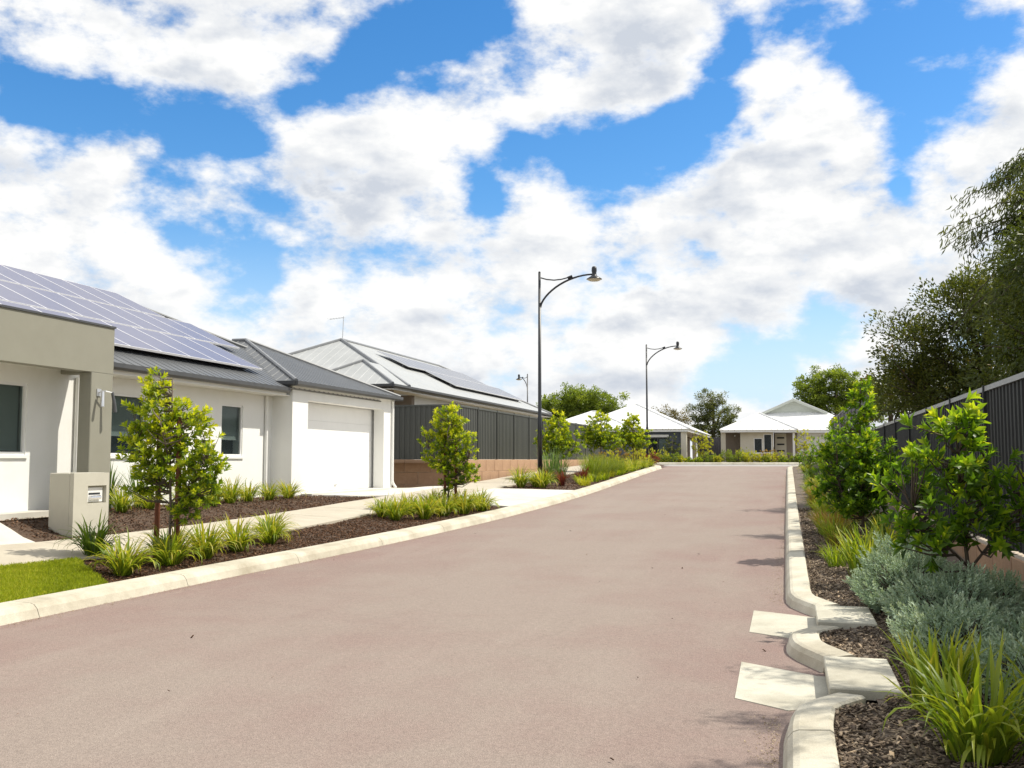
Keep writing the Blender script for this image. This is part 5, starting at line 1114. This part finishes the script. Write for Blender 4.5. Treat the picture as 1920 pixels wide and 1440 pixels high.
# ------------------------------------------------------------------ mulch, lawn and litter
def chips(name, m, n, region, zf, seed, size=(.035, .075), kind='stuff'):
    r = np.random.default_rng(seed); pts = [];
    while len(pts) < n:
        x, y = region(r)
        if x is not None: pts.append((x, y, zf(x, y)))
    P = np.array(pts); L = size[0]+(size[1]-size[0])*r.random(n); W = L*(.16+.22*r.random(n)); T = L*.08; th = r.random(n)*2*np.pi; ti = r.normal(size=n)*.35; ro = r.normal(size=n)*.4
    d = np.stack([np.cos(th)*np.cos(ti), np.sin(th)*np.cos(ti), np.sin(ti)], 1); s = norm(np.cross(d, np.stack([ro*.3, -ro*.3, np.ones(n)], 1))); u = np.cross(s, d)
    c = P+np.array([0, 0, .006])+np.array([0,0,1])*r.random((n, 1))*.012
    corners = []
    for a in (-1, 1):
        for b in (-1, 1):
            for e in (-1, 1): corners.append(c+d*(L*.5*a*(1 if b*e > 0 else .8))[:, None]+s*(W*.5*b)[:, None]+u*(T*.5*e)[:, None])
    v = np.stack(corners, 1); F = np.array([(0,1,3,2),(4,6,7,5),(0,4,5,1),(2,3,7,6),(0,2,6,4),(1,5,7,3)]); f = (np.arange(n)[:, None, None]*8+F[None]).reshape(-1, 4); v = v.reshape(-1, 3)
    me = bpy.data.meshes.new(name); me.vertices.add(len(v)); me.vertices.foreach_set('co', v.astype(np.float32).ravel()); me.loops.add(f.size); me.loops.foreach_set('vertex_index', f.astype(np.int32).ravel())
    me.polygons.add(len(f)); me.polygons.foreach_set('loop_start', np.arange(0, f.size, 4, dtype=np.int32)); me.update(calc_edges=True); set_v(me, np.repeat(r.random(n), 8))
    o = link(name, me, m); o['kind'] = kind; return o
leafmat('chip_brown', [(0, (0.034, 0.018, 0.010)), (.5, (0.095, 0.050, 0.028)), (.9, (0.19, 0.10, 0.058)), (1, (0.30, 0.19, 0.12))], rough=.9, trans=0.0, spec=.15)
leafmat('chip_grey', [(0, (0.05, 0.036, 0.027)), (.45, (0.15, 0.112, 0.082)), (.8, (0.28, 0.225, 0.168)), (1, (0.44, 0.33, 0.22))], rough=.9, trans=0.0, spec=.15)
leafmat('chip_grit', [(0, (0.22, 0.16, 0.10)), (.5, (0.40, 0.31, 0.20)), (1, (0.56, 0.47, 0.34))], rough=.95, trans=0.0, spec=.1)
def reg_left(r):
    y = 9.5+r.random()**1.3*13.2; a, b = xf(y)+.03, xk(y)-KW-.01; x = a+(b-a)*r.random()
    if y < 9.72+(-7.3-x)*.88: return None, None
    return x, y
def zb(x, y): return zl(x, y)-.035+.022*fbm2(x*2.2, y*2.2)+.009*fbm2(x*9, y*9)
tag(chips('mulch_chips', 'chip_brown', 22000, reg_left, zb, 201, (.018,.05)), 'dark brown bark mulch in the staked tree bed', 'mulch')
def reg_house(r):
    y = 12.2+r.random()*11.6; x = -12.1+(xf(y)-1.53+12.1)*r.random()
    if x > -11.3 and y > 22.5+(x+11.3)*1.4: return None, None
    return x, y
tag(chips('mulch_chips', 'chip_brown', 14000, reg_house, lambda x, y: zl(x, y)-.03+.022*fbm2(x*2.2, y*2.2)+.009*fbm2(x*9, y*9), 202, (.02,.055)), 'dark brown bark mulch along the white house wall', 'mulch')
def reg_right(r):
    y = 4.0+r.random()**1.7*20; x = rb0(y)+.06+(1.5-rb0(y))*r.random()**1.3; return x, y
tag(chips('mulch_chips', 'chip_grey', 32000, reg_right, lambda x, y: zrt(x, y)-.01+.022*fbm2(x*2.2, y*2.2)+.009*fbm2(x*9, y*9), 203, (.018,.065)), 'greyish wood chip mulch along the right kerb', 'mulch')
tag(chips('mulch_chips', 'chip_brown', 5000, lambda r: ((lambda y: (xf(y)+.05+(xk(y)-KW-xf(y)-.05)*r.random(), y))(29.8+r.random()*14)), zb, 204, (.03,.08)), 'bark mulch in the verge bed around the tall lamp', 'mulch')
def reg_grit(r):
    y = 4+r.random()**1.6*40
    if r.random() < .55: return xk(y)+.005+abs(r.normal())*.09, y
    if 6.4 < y < 11: return None, None
    return -.075-abs(r.normal())*.08, y
tag(chips('road_grit', 'chip_grit', 9000, reg_grit, lambda x, y: zr(y)-.003+.012*math.exp(-((x+3.1)/2.2)**2), 205, (.006,.018)), 'fine tan grit and sand gathered along both kerbs', 'grit')
def reg_litter(r): return -6.8+6.6*r.random(), 4.5+r.random()**1.5*22
tag(chips('leaf_litter', 'chip_brown', 26, reg_litter, lambda x, y: zr(y)+.002+.012*math.exp(-((x+3.1)/2.2)**2), 206, (.015,.045)), 'scattered dry brown leaves and twigs on the road', 'litter')
def lawn(name, label, region, n, seed, zf):
    r = np.random.default_rng(seed); P = []
    while len(P) < n:
        x, y = region(r)
        if x is not None: P.append((x, y, zf(x, y)))
    P = np.array(P); d = np.stack([r.normal(size=n)*.6, r.normal(size=n)*.6, np.ones(n)], 1); L = .028+.034*r.random(n)
    pt = .42+.16*np.sin(P[:, 0]*3.1+P[:, 1]*2.3)+.1*np.sin(P[:, 0]*9+1)*np.sin(P[:, 1]*8)
    o = link(name, leaf_mesh(name, P, d, np.stack([r.normal(size=n), r.normal(size=n), np.zeros(n)], 1), L, .0065, pt+r.normal(size=n)*.26, 'kite'), 'lawn_blade'); tag(o, label, 'lawn', None, 'stuff')
mat('lawn_base', (0.20, 0.26, 0.025), 0.95, (0.26, 0.32, 0.035), 9, bump=.6, bscale=60, c3=(0.30, 0.30, 0.06))
def lawn_edge(x): return 9.68+(-7.3-x)*.88
mb = MB(); vs = []; fs = []
for i in range(21):
    for j in range(9):
        xx = -9.3+(-7.56+9.3)*j/8; ye = lawn_edge(xx)
        y = 5.5+(ye-5.5)*i/20; vs.append((xx, y, zl(xx, y)-.006))
for i in range(20):
    for j in range(8): fs.append((i*9+j, i*9+j+1, (i+1)*9+j+1, (i+1)*9+j))
mb.add(vs, fs); mb.build('lawn', 'lawn_base')['kind'] = 'structure'
def reg_lawn(r):
    y = 7.6+r.random()*3.8; a, b = xf(y)+.03, xk(y)-KW+.01; x = a+(b-a)*r.random()
    return (x, y) if y < lawn_edge(x)-.02+.05*fbm2(x*6, y*6) else (None, None)
lawn('lawn_grass', 'short bright green lawn patch on the verge beside the kerb', reg_lawn, 42000, 211, lambda x, y: zl(x, y)+.002)
mb = MB(); mb.add([(-11.8,8.2,zl(-11.8,8.6)+.01),(xf(8.6)-1.52,8.2,zl(xf(8.6)-1.52,8.6)+.01),(xf(9.3)-1.52,9.36,zl(xf(9.3)-1.52,9.3)+.01),(-11.8,9.36,zl(-11.8,9.3)+.01)], [(0,1,2,3)]); mb.build('lawn', 'lawn_base')['kind'] = 'structure'
print('objects', len(bpy.data.objects), 'tris', sum(len(m.loop_triangles) or sum(len(p.vertices)-2 for p in m.polygons) for m in bpy.data.meshes if len(m.polygons) < 1000))
